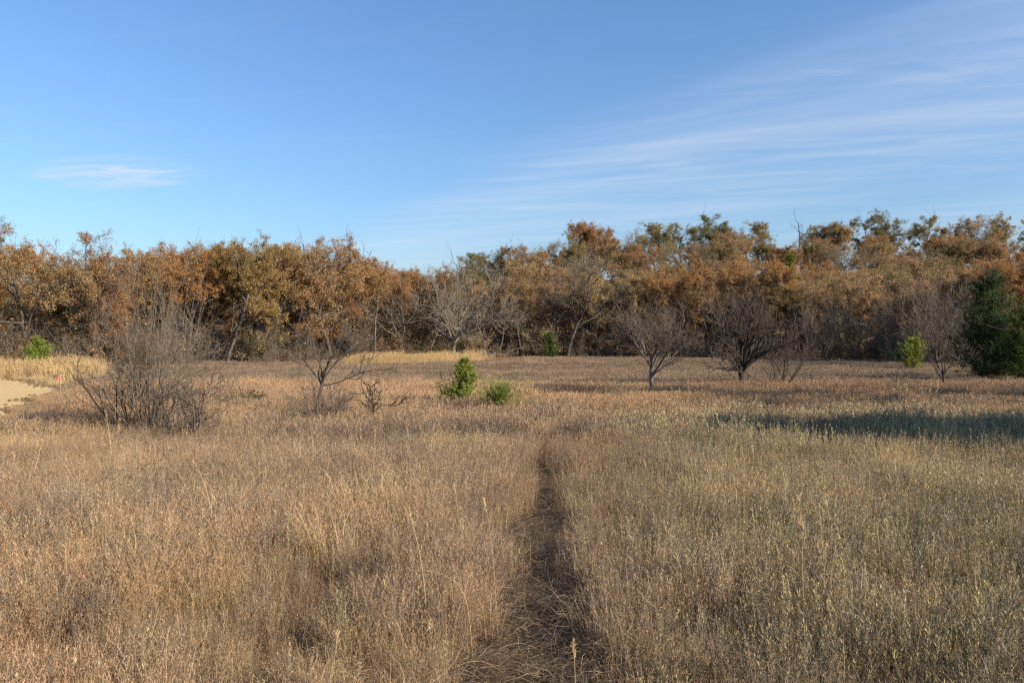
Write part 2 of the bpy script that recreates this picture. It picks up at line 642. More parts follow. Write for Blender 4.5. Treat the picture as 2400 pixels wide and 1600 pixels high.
def oak(H=10.0, leaves=7, fork=0.30, limbs=6, spread=48, lsize=0.088, dens=1.0, crook=0.22, sides=(9, 6, 4, 3, 3), up=0.05, lean=0.08, rounded=True):
    wood, fol = Geo(), Geo()
    st = np.array([[0, 0, -0.15]])
    P0, R0 = grow(st, np.array([[rng.normal() * lean, rng.normal() * lean, 1]]), [H * fork * 1.75], [H * 0.016], [H * 0.008], 9, 0.10, 0.05)
    R0[:, 0] *= 1.45
    wood.tubes(P0, R0, sides[0])
    L0 = np.array([H * fork * 1.75])
    s, d, l, r = spawn(P0, R0, np.full(1, H * 0.62), limbs, 0.45, 1.0, spread, 10, 1.0, 0.15, 0.75, 0.25, upb=0.05)
    P1, R1 = grow(s, d, l, r, r * 0.35, 8, crook, up)
    wood.tubes(P1, R1, sides[1])
    # a few low crooked side branches
    s, d, l2, r = spawn(P1, R1, l, 6, 0.22, 1.0, 46, 14, 0.55, 0.25, 0.62, 0.35, flat=0.25, upb=0.08)
    P2, R2 = grow(s, d, l2, r, r * 0.35, 6, crook * 1.1, up)
    wood.tubes(P2, R2, sides[2])
    s, d, l3, r = spawn(P2, R2, l2, 6, 0.2, 1.0, 45, 16, 0.55, 0.25, 0.6, 0.35, flat=0.2, upb=0.08)
    P3, R3 = grow(s, d, l3, np.maximum(r, 0.009), np.maximum(r * 0.35, 0.006), 4, crook * 1.2, up)
    # the outer twigs end on a rounded crown
    T3 = P3[:, -1]
    cc = np.array([np.median(T3[:, 0]), np.median(T3[:, 1]), np.percentile(T3[:, 2], 32)])
    rad3 = np.maximum(np.percentile(np.abs(T3 - cc), 84, axis=0), 0.3)
    rho = np.linalg.norm((T3 - cc) / rad3, axis=1)
    lim = np.percentile(rho, 80)
    keep = rho < lim * (0.92 + 0.16 * rng.random(len(rho)))
    if rounded:
        P3, R3, l3 = P3[keep], R3[keep], l3[keep]
    wood.tubes(P3, R3, sides[3])
    s, d, l4, r = spawn(P3, R3, l3, 7, 0.2, 1.0, 48, 18, 0.62, 0.25, 0.6, 0.3, upb=0.05)
    P4, R4 = grow(s, d, l4, np.maximum(r, 0.006), np.full(len(r), 0.004), 3, 0.2, up)
    wood.tubes(P4, R4, sides[4])
    if leaves:
        # some sprays are bare, others thick
        n = len(P4)
        lush = (vnoise(P4[:, 2, 0] * 0.9 + 40, P4[:, 2, 2] * 0.9 + P4[:, 2, 1], int(rng.integers(99))) ** 1.3) * 2.0 * dens
        cnt = rng.poisson(leaves * (4.8 * (0.30 + 0.95 * lush) if leaves > 3 else 2.2 * lush))
        pid = np.repeat(np.arange(n), cnt)
        t = 0.35 + 0.75 * rng.random(len(pid))
        f = np.clip(t * 2, 0, 1.999)
        i = f.astype(int)
        w = (f - i)[:, None]
        pos = P4[pid, i] * (1 - w) + P4[pid, i + 1] * w + rng.normal(size=(len(pid), 3)) * 0.10
        dr = nrm(P4[pid, 2] - P4[pid, 1]) + rng.normal(size=(len(pid), 3)) * 0.8 + np.array([0, 0, -0.35])
        ls = lsize * (0.65 + 0.7 * rng.random(len(pid)))
        fol.leaves(pos, dr, ls, ls * 0.62, rng.random(len(pid)))
        return norm_height([wood, fol], H)
    return norm_height([wood], H)


def broom_tree(H, trunk, limbs, ang, angj, per=(8, 7, 5), up=0.13, r0=0.15, reach=0.8, wob=0.16, leaf=0, low=0, clear=0.12, tmin=(0.010, 0.006, 0.004), lean=0.05, lsize=0.06):
    """bare field tree: short trunk, swept limbs and a broom of fine twigs"""
    wood, tw, fol = Geo(), Geo(), Geo()
    P0, R0 = grow(np.array([[0, 0, -0.2]]), np.array([[lean, 0.02, 1]]), [trunk + 0.2], [r0], [r0 * 0.72], 6, 0.07, 0.03)
    R0[:, 0] *= 1.25
    wood.tubes(P0, R0, 9)
    a = np.radians(np.clip(ang + angj * rng.normal(size=limbs), 3, 84))
    az = (np.arange(limbs) + 0.5 * rng.random(limbs)) / limbs * 2 * np.pi * 2.0
    d = np.stack([np.sin(a) * np.cos(az), np.sin(a) * np.sin(az), np.cos(a)], -1)
    t = rng.uniform(0.55 if clear < 0.2 else 0.8, 1.0, limbs)
    i = (t * 4.99).astype(int)
    st = P0[0, i]
    ln = H * reach * rng.uniform(0.75, 1.1, limbs)
    rr = r0 * rng.uniform(0.38, 0.6, limbs)
    if low:
        al = np.radians(rng.uniform(66, 86, low))
        azl = rng.uniform(0, 6.28, low)
        d = np.concatenate([d, np.stack([np.sin(al) * np.cos(azl), np.sin(al) * np.sin(azl), np.cos(al)], -1)])
        st = np.concatenate([st, P0[0, rng.integers(3, 6, low)]])
        ln = np.concatenate([ln, H * 0.62 * rng.uniform(0.7, 1.1, low)])
        rr = np.concatenate([rr, r0 * rng.uniform(0.28, 0.4, low)])
    P1, R1 = grow(st, d, ln, rr, rr * 0.28, 9, wob, up * 0.7)
    wood.tubes(P1, R1, 6)
    s, d, l2, r = spawn(P1, R1, ln, per[0], clear, 1.0, 34, 10, 0.52, 0.25, 0.6, 0.35, upb=0.25)
    P2, R2 = grow(s, d, l2, np.maximum(r, tmin[0]), np.maximum(r * 0.35, tmin[1]), 6, wob, up)
    wood.tubes(P2, R2, 4)
    s, d, l3, r = spawn(P2, R2, l2, per[1], 0.5 * clear + 0.04, 1.0, 34, 12, 0.55, 0.3, 0.6, 0.35, upb=0.25)
    P3, R3 = grow(s, d, l3, np.maximum(r, tmin[1]), np.full(len(r), tmin[2]), 4, wob, up)
    tw.tubes(P3, R3, 3)
    s, d, l4, r = spawn(P3, R3, l3, per[2], 0.1, 1.0, 36, 12, 0.6, 0.3, 0.6, 0.3, upb=0.2)
    P4, R4 = grow(s, d, l4, np.full(len(r), tmin[2] * 1.1), np.full(len(r), tmin[2] * 0.7), 3, wob, up)
    tw.tubes(P4, R4, 3)
    parts = [wood, tw]
    if leaf:
        n = len(P4)
        lush = (vnoise(P4[:, 2, 0] * 1.7 + 40, P4[:, 2, 2] * 1.7 + P4[:, 2, 1], 12) ** 2) * 3
        cnt = rng.poisson(leaf * lush)
        pid = np.repeat(np.arange(n), cnt)
        pos = P4[pid, 2] + rng.normal(size=(len(pid), 3)) * 0.06
        ls = lsize * (0.6 + 0.8 * rng.random(len(pid)))
        fol.leaves(pos, rng.normal(size=(len(pid), 3)), ls, ls * 0.6, rng.random(len(pid)))
        parts.append(fol)
    return norm_height(parts, H)


def bush(H, stems, ang, angj, per=(7, 6, 4), up=0.08, r0=0.03, wob=0.14, leaf=0, lsize=0.06, tmin=(0.006, 0.004, 0.003), base=0.25, whips=0, reach=1.0, t0=0.15):
    """many-stemmed bare shrub"""
    wood, tw, fol = Geo(), Geo(), Geo()
    a = np.radians(np.clip(np.abs(ang + angj * rng.normal(size=stems)), 2, 80))
    az = rng.uniform(0, 6.283, stems)
    d = np.stack([np.sin(a) * np.cos(az), np.sin(a) * np.sin(az), np.cos(a)], -1)
    rad = base * np.sqrt(rng.random(stems))
    st = np.stack([rad * np.cos(az), rad * np.sin(az), np.full(stems, -0.1)], -1)
    ln = H * reach * rng.uniform(0.6, 1.1, stems)
    rr = r0 * rng.uniform(0.6, 1.2, stems)
    P1, R1 = grow(st, d, ln, rr, rr * 0.25, 9, wob, up * 0.6)
    wood.tubes(P1, R1, 6)
    if whips:
        a = np.radians(np.abs(rng.normal(size=whips)) * 21)
        az = rng.uniform(0, 6.283, whips)
        d = np.stack([np.sin(a) * np.cos(az), np.sin(a) * np.sin(az), np.cos(a)], -1)
        Pw, Rw = grow(st[:whips] * 0.7, d, H * rng.uniform(1.15, 1.5, whips), np.full(whips, r0 * 0.62), np.full(whips, 0.004), 10, 0.07, 0.03)
        wood.tubes(Pw, Rw, 5)
        s, d, l, r = spawn(Pw, Rw, np.full(whips, H), 9, 0.3, 0.98, 26, 8, 0.36, 0.3, 0.55, 0.5, upb=0.3)
        Pv, Rv = grow(s, d, l, np.maximum(r, 0.006), np.full(len(r), 0.003), 5, 0.08, 0.06)
        tw.tubes(Pv, Rv, 3)
    s, d, l2, r = spawn(P1, R1, ln, per[0], t0, 1.0, 40, 12, 0.5, 0.3, 0.6, 0.35, upb=0.15)
    P2, R2 = grow(s, d, l2, np.maximum(r, tmin[0]), np.maximum(r * 0.3, tmin[1]), 5, wob, up)
    wood.tubes(P2, R2, 4)
    s, d, l3, r = spawn(P2, R2, l2, per[1], 0.1, 1.0, 40, 14, 0.55, 0.3, 0.6, 0.35, upb=0.1)
    P3, R3 = grow(s, d, l3, np.maximum(r, tmin[1]), np.full(len(r), tmin[2]), 4, wob, up)
    tw.tubes(P3, R3, 3)
    s, d, l4, r = spawn(P3, R3, l3, per[2], 0.1, 1.0, 42, 14, 0.6, 0.3, 0.6, 0.3)
    P4, R4 = grow(s, d, l4, np.full(len(r), tmin[2]), np.full(len(r), tmin[2] * 0.7), 3, wob, up)
    tw.tubes(P4, R4, 3)
    parts = [wood, tw]
    if leaf:
        n = len(P4)
        lush = (vnoise(P4[:, 2, 0] * 1.3 + 40, P4[:, 2, 2] * 1.3 + P4[:, 2, 1], 33) ** 2) * 3
        cnt = rng.poisson(leaf * lush)
        pid = np.repeat(np.arange(n), cnt)
        pos = P4[pid, 2] + rng.normal(size=(len(pid), 3)) * 0.05
        ls = lsize * (0.6 + 0.8 * rng.random(len(pid)))
        fol.leaves(pos, rng.normal(size=(len(pid), 3)), ls, ls * 0.6, rng.random(len(pid)))
        parts.append(fol)
    return norm_height(parts, H)


def cedar(H, wid, nb=90, shape=1.0, spray=10, lsize=0.05, bare=0.0, lean=0.0, ang=58, up=0.06, per=(7, 4), full=1.0):
    """evergreen: trunk, whorls of branches and scale-leaf sprays"""
    wood, fol = Geo(), Geo()
    P0, R0 = grow(np.array([[0, 0, -0.1]]), np.array([[lean, 0, 1]]), [H * 0.98], [0.012 * H + 0.01], [0.004], 10, 0.025, 0.05)
    wood.tubes(P0, R0, 7)
    t = np.linspace(bare, 0.985, nb) + rng.normal(size=nb) * 0.01
    t = np.clip(t, 0.02, 0.99)
    f = t * 8.99
    i = f.astype(int)
    w = (f - i)[:, None]
    st = P0[0, i] * (1 - w) + P0[0, i + 1] * w
    prof = (1 - t) ** shape * sstep(-0.25, 0.22, t - bare) * full + 0.06
    ln = wid * 0.5 * prof * (0.35 + 1.0 * rng.random(nb) ** 1.3) * 1.3
    az = rng.uniform(0, 6.283, nb)
    a = np.radians(ang - 28 * t + 9 * rng.normal(size=nb))
    d = np.stack([np.sin(a) * np.cos(az), np.sin(a) * np.sin(az), np.cos(a)], -1)
    P1, R1 = grow(st, d, ln, np.full(nb, 0.004 + 0.0022 * H), np.full(nb, 0.003), 6, 0.12, up)
    wood.tubes(P1, R1, 4)
    s, d, l2, r = spawn(P1, R1, ln, per[0], 0.1, 1.0, 42, 12, 0.42, 0.3, 0.6, 0.4, upb=0.2)
    l2 = np.maximum(l2, lsize * 1.5)
    P2, R2 = grow(s, d, l2, np.full(len(r), 0.004), np.full(len(r), 0.002), 4, 0.15, up)
    wood.tubes(P2, R2, 3)
    s, d, l3, r = spawn(P2, R2, l2, per[1], 0.1, 1.0, 40, 14, 0.6, 0.3, 0.6, 0.3, upb=0.15)
    l3 = np.maximum(l3, lsize * 1.2)
    P3, R3 = grow(s, d, l3, np.full(len(r), 0.003), np.full(len(r), 0.002), 3, 0.15, up)
    allP = np.concatenate([P2[:, 1:][:, [0, 1, 2]], P3])
    n = len(allP)
    pid = np.repeat(np.arange(n), spray)
    tt = rng.random(len(pid)) * 1.999
    i = tt.astype(int)
    w = (tt - i)[:, None]
    pos = allP[pid, i] * (1 - w) + allP[pid, i + 1] * w + rng.normal(size=(len(pid), 3)) * lsize * 0.35
    dr = nrm(allP[pid, 2] - allP[pid, 0]) + rng.normal(size=(len(pid), 3)) * 0.38 + np.array([0, 0, 0.15])
    ls = lsize * (0.6 + 0.8 * rng.random(len(pid)))
    fol.leaves(pos, dr, ls * 1.25, ls * 0.26, np.repeat(rng.random(n), spray) * 0.6 + rng.random(len(pid)) * 0.4)
    return norm_height([wood, fol], H)


# prototypes for the wood (mesh data shared by all copies)
def meshes(parts, names, mats):
    return [p.mesh(n, m, smooth=(m in (M_BARK, M_BARKD, M_BARKP))) for p, n, m in zip(parts, names, mats)]


reseed(101)
OAKS = []
for k in range(8):
    cfg = [dict(leaves=8, limbs=6, fork=0.36, spread=46), dict(leaves=9, limbs=7, fork=0.42, spread=40), dict(leaves=7, limbs=7, fork=0.34, spread=52),
           dict(leaves=10, limbs=6, fork=0.38, spread=44), dict(leaves=6, limbs=6, fork=0.42, spread=48), dict(leaves=10, limbs=7, fork=0.40, spread=38),
           dict(leaves=5, limbs=7, fork=0.40, spread=48), dict(leaves=9, limbs=6, fork=0.45, spread=44)][k]
    OAKS.append(meshes(oak(10.0, **cfg), ['trunk', 'crown'], [M_BARK, M_OAK]))
# nearly leafless oaks of the edge
THIN = []
for k in range(3):
    THIN.append(meshes(oak(10.0, leaves=[1.4, 2.4, 0.9][k], limbs=[8, 6, 7][k], fork=[0.24, 0.34, 0.3][k], spread=[56, 46, 40][k], crook=0.27), ['trunk', 'crown'], [M_BARKG, M_OAK]))
GREY = []
for k in range(3):
    GREY.append(meshes(broom_tree(6.0, 1.0, 10, 28, 14, per=(7, 6, 4), up=0.10, r0=0.09, reach=0.85, tmin=(0.016, 0.011, 0.008)), ['trunk', 'twigs'], [M_BARKG, M_BRUSH]))
BRUSH = []
for k in range(4):
    BRUSH.append(meshes(bush(3.0, [9, 12, 8, 10][k], [22, 30, 15, 40][k], 12, per=(6, 5, 4), r0=0.026, leaf=[0.15, 1.8, 0.7, 0.1][k], lsize=0.11, tmin=(0.013, 0.009, 0.007)),
                        ['stems', 'twigs', 'leaves'], [M_BRUSH, M_BRUSH, M_OAK]))


def place(name, meshes_, loc, rz, s, label, cat, group=None, color=(0.2, 0.12, 0.05)):
    e = empty(name, loc, rz, s)
    tag(e, label, cat, group)
    for me in meshes_:
        obj(me.name.split('.')[0], me, e, color)
    return e


RUST = (0.48, 0.24, 0.08)
RUSSET = (0.43, 0.25, 0.11)
TAN = (0.48, 0.32, 0.15)
OLIVE = (0.29, 0.235, 0.08)
GOLD = (0.41, 0.275, 0.10)
GREENO = (0.215, 0.19, 0.068)
CW = {RUST: 'rust-orange', RUSSET: 'russet-brown', TAN: 'tan-leaved', OLIVE: 'olive-leaved', GOLD: 'golden-brown', GREENO: 'dull green'}


def jit(c, a=0.14):
    k = 1 + random.uniform(-a, a)
    return tuple(v * k * (1 + random.uniform(-0.06, 0.06)) for v in c)


def zone(px):
    for lim, w in [(210, 'by the dirt track'), (520, 'behind the tall bare shrub'), (700, 'left of the big domed oak'), (880, 'around the big domed oak'),
                   (1180, 'behind the two little cedars'), (1430, 'above the small edge cedar'), (1620, 'behind the slender bare tree'),
                   (1850, 'behind the broad bare tree'), (2080, 'left of the round cedar')]:
        if px < lim:
            return w
    return 'above the dark evergreens'


n_tree = 0


def wood_tree(px, d, top_py, kind, c, row, label=None, hmin=5.0, hmax=13.0):
    global n_tree
    p = at(px, d)
    H = CAMZ + (HZ - top_py) / FPX * d - p.z
    H = min(max(H, hmin), hmax)
    me = OAKS[kind] if kind < 8 else THIN[kind - 8]
    thin = kind >= 8
    if not label:
        label = f"{CW[c]} {'half-bare ' if thin else ''}oak {row} {zone(px)}"
        grp = label
    else:
        grp = 'oaks of the wood'
    wid = random.uniform(0.92, 1.15)
    sx = H / 10.0
    e = place('oak_tree', me, p, random.uniform(0, 6.28), (sx * wid, sx * wid, sx), label, 'tree', grp, jit(c))
    n_tree += 1
    return e


reseed(102)
# trees that shape the skyline of the left wood, one by one
LEFT = [(-70, 6, 528, 0, GOLD, 'golden-brown oak cut by the left edge of the picture'),
        (45, 2, 524, 4, TAN, 'tall airy tan oak at the far left with sky between its leaves'),
        (165, 4, 540, 6, RUSSET, 'airy russet oak behind the green cedar by the dirt track'),
        (262, 8, 560, 8, TAN, 'thin crooked oak standing in the dip of the skyline at the left'),
        (345, 6, 575, 3, GOLD, 'low golden oak straight behind the tall whips of the bare shrub'),
        (430, 4, 556, 1, RUST, 'rust oak rising just right of the tall bare shrub'),
        (520, 3, 546, 3, GOLD, 'densest golden-orange oak with dark trunks right of the bare shrub'),
        (600, 4, 550, 5, GOLD, 'golden oak between the bare shrub and the domed oak'),
        (672, 7, 556, 9, TAN, 'half-bare tan oak with sky through its top, left of the domed oak'),
        (762, 2, 543, 2, RUSSET, 'big domed russet oak highest on the skyline left of centre'),
        (845, 5, 582, 0, RUSSET, 'russet oak on the right shoulder of the domed oak'),
        (905, 6, 604, 1, RUST, 'low rust oak in the dip of the skyline left of centre'),
        (960, 5, 612, 3, RUSSET, 'low russet oak at the lowest point of the skyline')]
for px, dd, top, kind, c, lab in LEFT:
    wood_tree(px, float(woods_edge(px)) + dd, top, kind, c, '', lab)
wood_tree(1195, 93, 610, 0, RUSSET, '', 'straight dark-trunked oak at the wood edge right of the fallen log')
wood_tree(1305, 94, 590, 10, TAN, '', 'pale-trunked nearly bare oak with upright white limbs at the wood edge')
# front rank of the right wood
FR = [(930, 640, 10, TAN), (985, 640, 9, RUSSET), (1110, 630, 8, TAN), (1150, 640, 10, RUSSET), (1250, 640, 9, RUSSET), (1340, 650, 10, TAN), (1370, 600, 0, TAN), (1435, 650, 8, RUSSET), (1490, 600, 1, TAN), (1560, 590, 3, RUST), (1625, 600, 2, RUSSET),
      (1690, 610, 4, RUSSET), (1755, 585, 3, RUST), (1830, 610, 1, TAN), (1900, 610, 9, RUSSET), (1975, 590, 2, TAN), (2045, 610, 9, RUSSET), (2120, 575, 0, RUSSET),
      (2195, 590, 2, TAN), (2265, 565, 0, RUSSET), (2330, 560, 3, RUST)]
for px, top, kind, c in FR:
    wood_tree(px, float(woods_edge(px)) + random.uniform(1, 4), top + 24 + random.uniform(-14, 14), kind, c, 'in the front rank')
# ridge trees against the sky
RIDGE = [(1035, 130, 575, 6, GREENO, 'small dull green oak starting the ridge line right of the dip'), (1085, 138, 553, 4, GREENO, 'airy green oak on the ridge above the fallen log'),
         (1150, 142, 546, 0, GREENO, 'round green-topped oak on the ridge right above the little cedars'), (1205, 140, 568, 2, RUSSET, 'low russet oak in the first notch of the ridge'),
         (1240, 146, 560, 9, OLIVE, 'wispy half-bare oak on the ridge left of the rust oak'), (1295, 148, 543, 6, OLIVE, 'thin olive oak leaning on the rust ridge oak'),
         (1355, 150, 508, 3, RUST, 'bright rust-orange oak standing highest on the left part of the ridge'), (1410, 152, 524, 5, RUSSET, 'russet oak behind the shoulder of the rust ridge oak'),
         (1465, 154, 522, 8, TAN, 'bare-topped oak between the rust oak and the green ridge oaks'), (1510, 155, 508, 4, OLIVE, 'olive oak with a pointed top above the slender bare tree'),
         (1570, 152, 514, 7, OLIVE, 'brown-olive oak left of the tallest green ridge oak'), (1632, 156, 486, 0, GREENO, 'tallest green oak on the ridge, above the broad bare tree'),
         (1700, 158, 526, 10, TAN, 'leafless grey oak in the notch right of the tallest green oak'), (1755, 156, 506, 4, OLIVE, 'olive ridge oak next to the dead snag'),
         (1880, 158, 513, 1, OLIVE, 'broad olive oak on the ridge right of the dead snag'), (1930, 160, 520, 5, RUSSET, 'russet ridge oak under the highest rounded green crown'),
         (1985, 162, 480, 7, GREENO, 'highest rounded green oak on the right part of the ridge'), (2055, 160, 520, 6, OLIVE, 'olive oak before the gap of the right ridge'),
         (2132, 160, 487, 0, OLIVE, 'rounded brown-olive oak standing alone right of the ridge gap'), (2205, 162, 512, 9, RUSSET, 'thin half-bare oak left of the last ridge oaks'),
         (2270, 160, 482, 2, GOLD, 'spreading golden-olive oak near the right end of the ridge'), (2335, 160, 500, 6, OLIVE, 'airy oak on the ridge cut by the right edge'),
         (2420, 160, 495, 1, OLIVE, 'olive ridge oak outside the right edge')]
for px, d, top, kind, c, lab in RIDGE:
    wood_tree(px, d, top, kind, c, '', lab, hmin=6)
# the body of the wood: jittered grid behind the edge
y = 56.0
rowk = 0
while y < 150:
    x = -62.0 + (rowk % 2) * 2.6
    while x < 104:
        xx, yy = x + random.uniform(-1.7, 1.7), y + random.uniform(-1.7, 1.7)
        px = 1176 + FPX * xx / yy
        x += 5.4
        if not (-150 < px < 2500):
            continue
        if px > 2365 and yy < 72:
            continue
        e = float(woods_edge(px))
        depth = 34 if px < 900 else (40 if px < 1050 else 100)
        if yy < e + 4.5 or yy > e + depth:
            continue
        h = float(terrain(xx, yy))
        top_allow = CAMZ + (HZ - (float(skyline(px)) + 16)) / FPX * yy - h
        H = random.uniform(7.5, 10.5)
        H = min(H, top_allow)
        if H < 4.5:
            continue
        hillside = h > 2
        pal = [RUSSET, RUSSET, TAN, RUST, GOLD, OLIVE] if px > 900 else [GOLD, RUSSET, RUSSET, OLIVE, TAN, RUST]
        c = random.choice(pal)
        kind = random.choice([0, 1, 2, 3, 4, 5, 6, 7, 7, 3, 9, 10])
        p = at(px, yy)
        row = ('low on the hillside' if h < 5.5 else 'halfway up the hillside' if h < 10.5 else 'high on the hillside') if hillside else 'deep in the wood'
        wood_tree(px, yy, HZ - (H + h - CAMZ) / yy * FPX, kind, c, row, hmin=4.4)
    y += 4.9
    rowk += 1
print('oaks', n_tree)

reseed(103)
# dead snags
def snag(name, px, d, H, lean, label, mat, limbs=4):
    w, t = Geo(), Geo()
    P0, R0 = grow(np.array([[0, 0, -0.2]]), np.array([[lean, 0, 1]]), [H], [H * 0.014], [H * 0.006], 9, 0.06, 0.02)
    w.tubes(P0, R0, 8)
    s, dr, l, r = spawn(P0, R0, np.array([H]), limbs, 0.55, 1.0, 48, 12, 0.30, 0.3, 0.6, 0.3)
    P1, R1 = grow(s, dr, l, r, r * 0.3, 6, 0.22, 0.06)
    t.tubes(P1, R1, 5)
    s, dr, l, r = spawn(P1, R1, l, 4, 0.3, 1.0, 45, 12, 0.5, 0.3, 0.6, 0.3)
    P2, R2 = grow(s, dr, l, np.maximum(r, 0.012), np.full(len(r), 0.008), 4, 0.22, 0.06)
    t.tubes(P2, R2, 3)
    e = empty(name, at(px, d), 0)
    tag(e, label, 'dead tree')
    obj('trunk', w.mesh('trunk', mat, True), e)
    obj('branches', t.mesh('branches', mat), e)


snag('dead_snag', 858, 78, 7.2, 0.06, 'grey broken dead trunk standing at the wood edge right of the domed oak', M_BARKG, 3)
snag('dead_snag', 1828, 158, 11.5, 0.03, 'bare dead snag sticking out of the ridge line', M_BARKD, 7)
snag('dead_snag', 372, 59, 5.0, -0.05, 'grey dead pole among the brush behind the bare shrub', M_BARKG, 3)

# the big bare oak at the wood edge
reseed(301)
d = 84.0
_p = broom_tree(CAMZ + (HZ - 590) / FPX * d, 2.6, 11, 44, 16, per=(8, 6, 5), up=0.045, r0=0.24, reach=0.62, wob=0.21, clear=0.22, leaf=0.05, tmin=(0.035, 0.022, 0.014), lsize=0.11)
_e = empty('oak_tree', at(1040, d))
tag(_e, 'wide spreading bare grey oak at the wood edge above the fallen log', 'tree', 'oaks of the wood')
for _q, _n, _m in zip(_p, ['trunk', 'twigs', 'leaves'], [M_BARKW, M_BARKW, M_OAK]):
    _o = obj(_n, _q.mesh(_n, _m), _e, RUSSET)
    if _n == 'twigs':
        _o['kind'] = 'stuff'

# leafless grey trees before the right wood
for i, (px, d, top, k, lab) in enumerate([(2150, 62, 628, 0, 'largest grey leafless tree left of the dark evergreens'),
                                          (2050, 70, 655, 1, 'grey leafless tree between the broad bare tree and the round cedar'),
                                          (1965, 76, 672, 2, 'dim grey leafless tree in shade right of the broad bare tree'),
                                          (2215, 57, 640, 2, 'grey leafless tree partly hidden by the tall dark evergreen'),
                                          (1510, 88, 662, 1, 'grey leafless tree at the wood edge behind the slender bare tree'),
                                          (1895, 80, 690, 0, 'lowest grey leafless tree at the shaded wood edge'),
                                          (2105, 58, 700, 1, 'small grey leafless tree right behind the round cedar')]):
    p = at(px, d)
    H = CAMZ + (HZ - top) / FPX * d - p.z
    place('bare_tree', GREY[k], p, random.uniform(0, 6), H / 6.0, lab, 'tree', 'grey leafless trees along the wood edge')

reseed(104)
# brush along the foot of the wood
nb = 0
for row in range(4):
    px = -90 + row * 13
    while px < 2420:
        e = float(woods_edge(px))
        d = e + [-1.2, 0.6, 4.0, 9.0][row] + random.uniform(-0.8, 0.8)
        skip = 0.5 if row == 0 else (0.4 if row < 3 else 0.15)
        if random.random() > skip:
            p = at(px, d)
            H = random.uniform(0.8, 2.2) if row == 0 else random.uniform(2.2, 4.6)
            k = random.randrange(4)
            w = ['twiggy grey brush', 'russet-leaved brush', 'upright thin brush', 'spreading bare brush'][k]
            lab = f"{w} {'at the foot' if row == 0 else 'between the trunks'} of the wood {zone(px)}"
            place('brush_bush', BRUSH[k], p, random.uniform(0, 6), H / 3.0 * random.uniform(0.9, 1.2), lab, 'bush', lab, jit(random.choice([RUSSET, TAN, OLIVE])))
            nb += 1
        px += random.uniform(34, 52) * (1.0 if row < 2 else 1.25)
print('brush', nb)


# ------------------------------------------------------------------ trees and shrubs standing in the field
def field(name, parts, names, mats, px, d, label, cat, color=(0.1, 0.1, 0.03), rz=0.0, group=None, dz=0.0):
    p = at(px, d)
    p.z += dz
    e = empty(name, p, rz)
    tag(e, label, cat, group)
    for part, n, m in zip(parts, names, mats):
        o = obj(n, part.mesh(n, m, smooth=m in (M_BARK, M_BARKD, M_BARKP)), e, color)
        if n in ('twigs', 'branches'):
            o['kind'] = 'stuff'      # fine twigs, too many to pick apart
    return e


def height_at(py_top, d):
    return CAMZ + (HZ - py_top) / FPX * d


reseed(201)
# broad bare tree, right of centre
d = dist(886)
field('bare_tree', broom_tree(height_at(650, d), 1.45, 14, 32, 16, per=(8, 7, 5), up=0.08, r0=0.17, reach=0.64, low=2, clear=0.30, tmin=(0.018, 0.010, 0.0062)),
      ['trunk', 'twigs'], [M_BARKD, M_TWIG], 1700, d, 'broad dark bare tree with low sweeping limbs, alone right of centre', 'tree', rz=0.6)
reseed(202)
# slender bare tree to its left
d = dist(900)
field('bare_tree', broom_tree(height_at(690, d), 1.70, 9, 31, 14, per=(7, 6, 5), up=0.10, r0=0.085, reach=0.52, low=2, clear=0.22, tmin=(0.011, 0.007, 0.0048), lean=0.04),
      ['trunk', 'twigs'], [M_BARKG, M_TWIG], 1500, d, 'slender pale-barked bare tree left of the broad bare tree', 'tree', rz=2.1)
reseed(203)
# thin bush at the right flank of the broad tree
d = dist(882)
field('bare_shrub', bush(height_at(705, d), 7, 20, 10, per=(7, 6, 4), r0=0.035, tmin=(0.010, 0.007, 0.005)), ['stems', 'twigs'], [M_BARK, M_TWIG],
      1782, d, 'thin many-stemmed bare shrub touching the right side of the broad bare tree', 'bush', rz=0.3)
reseed(204)
# the big shrub group at left
d = dist(972)
field('bare_shrub', bush(height_at(572, d), 13, 17, 9, per=(7, 6, 4), r0=0.026, whips=13, reach=0.95, t0=0.34, leaf=0.10, lsize=0.055, base=0.5, tmin=(0.007, 0.0045, 0.0032)), ['stems', 'twigs', 'leaves'],
      [M_BARKG, M_BRUSH, M_OAK], 372, d, 'tall bare shrub of long pale upright whips in the left field', 'bush', (0.34, 0.32, 0.04), rz=1.0)
d2 = dist(975)
field('bare_shrub', bush(height_at(745, d2), 9, 24, 9, per=(7, 6, 4), r0=0.026, leaf=0.42, lsize=0.055, base=0.3, up=0.02, tmin=(0.007, 0.0045, 0.0032)), ['stems', 'twigs', 'leaves'],
      [M_BARKD, M_TWIG, M_OAK], 312, d2 + 0.7, 'sprawling dark shrub with small russet leaves left under the tall whips', 'bush', (0.20, 0.13, 0.05), rz=3.0)
d = dist(985)
field('twisted_shrub', bush(height_at(790, d), 5, 20, 9, per=(8, 6, 4), r0=0.04, leaf=0.12, lsize=0.05, base=0.10, wob=0.24, tmin=(0.007, 0.0045, 0.0032)), ['stems', 'twigs', 'leaves'],
      [M_BARKG, M_TWIG, M_OAK], 436, d, 'small twisted pale-stemmed shrub in front of the tall whips', 'bush', (0.20, 0.20, 0.06), rz=0.4)
d = dist(925)
field('leafy_shrub', bush(1.15, 9, 35, 14, per=(6, 5, 4), r0=0.014, leaf=1.0, lsize=0.07, base=0.15, tmin=(0.006, 0.004, 0.003)), ['stems', 'twigs', 'leaves'],
      [M_BARKD, M_TWIG, M_OAK], 540, d, 'low olive-leaved shrub at the right edge of the left shrub group', 'bush', (0.10, 0.11, 0.03))
reseed(205)
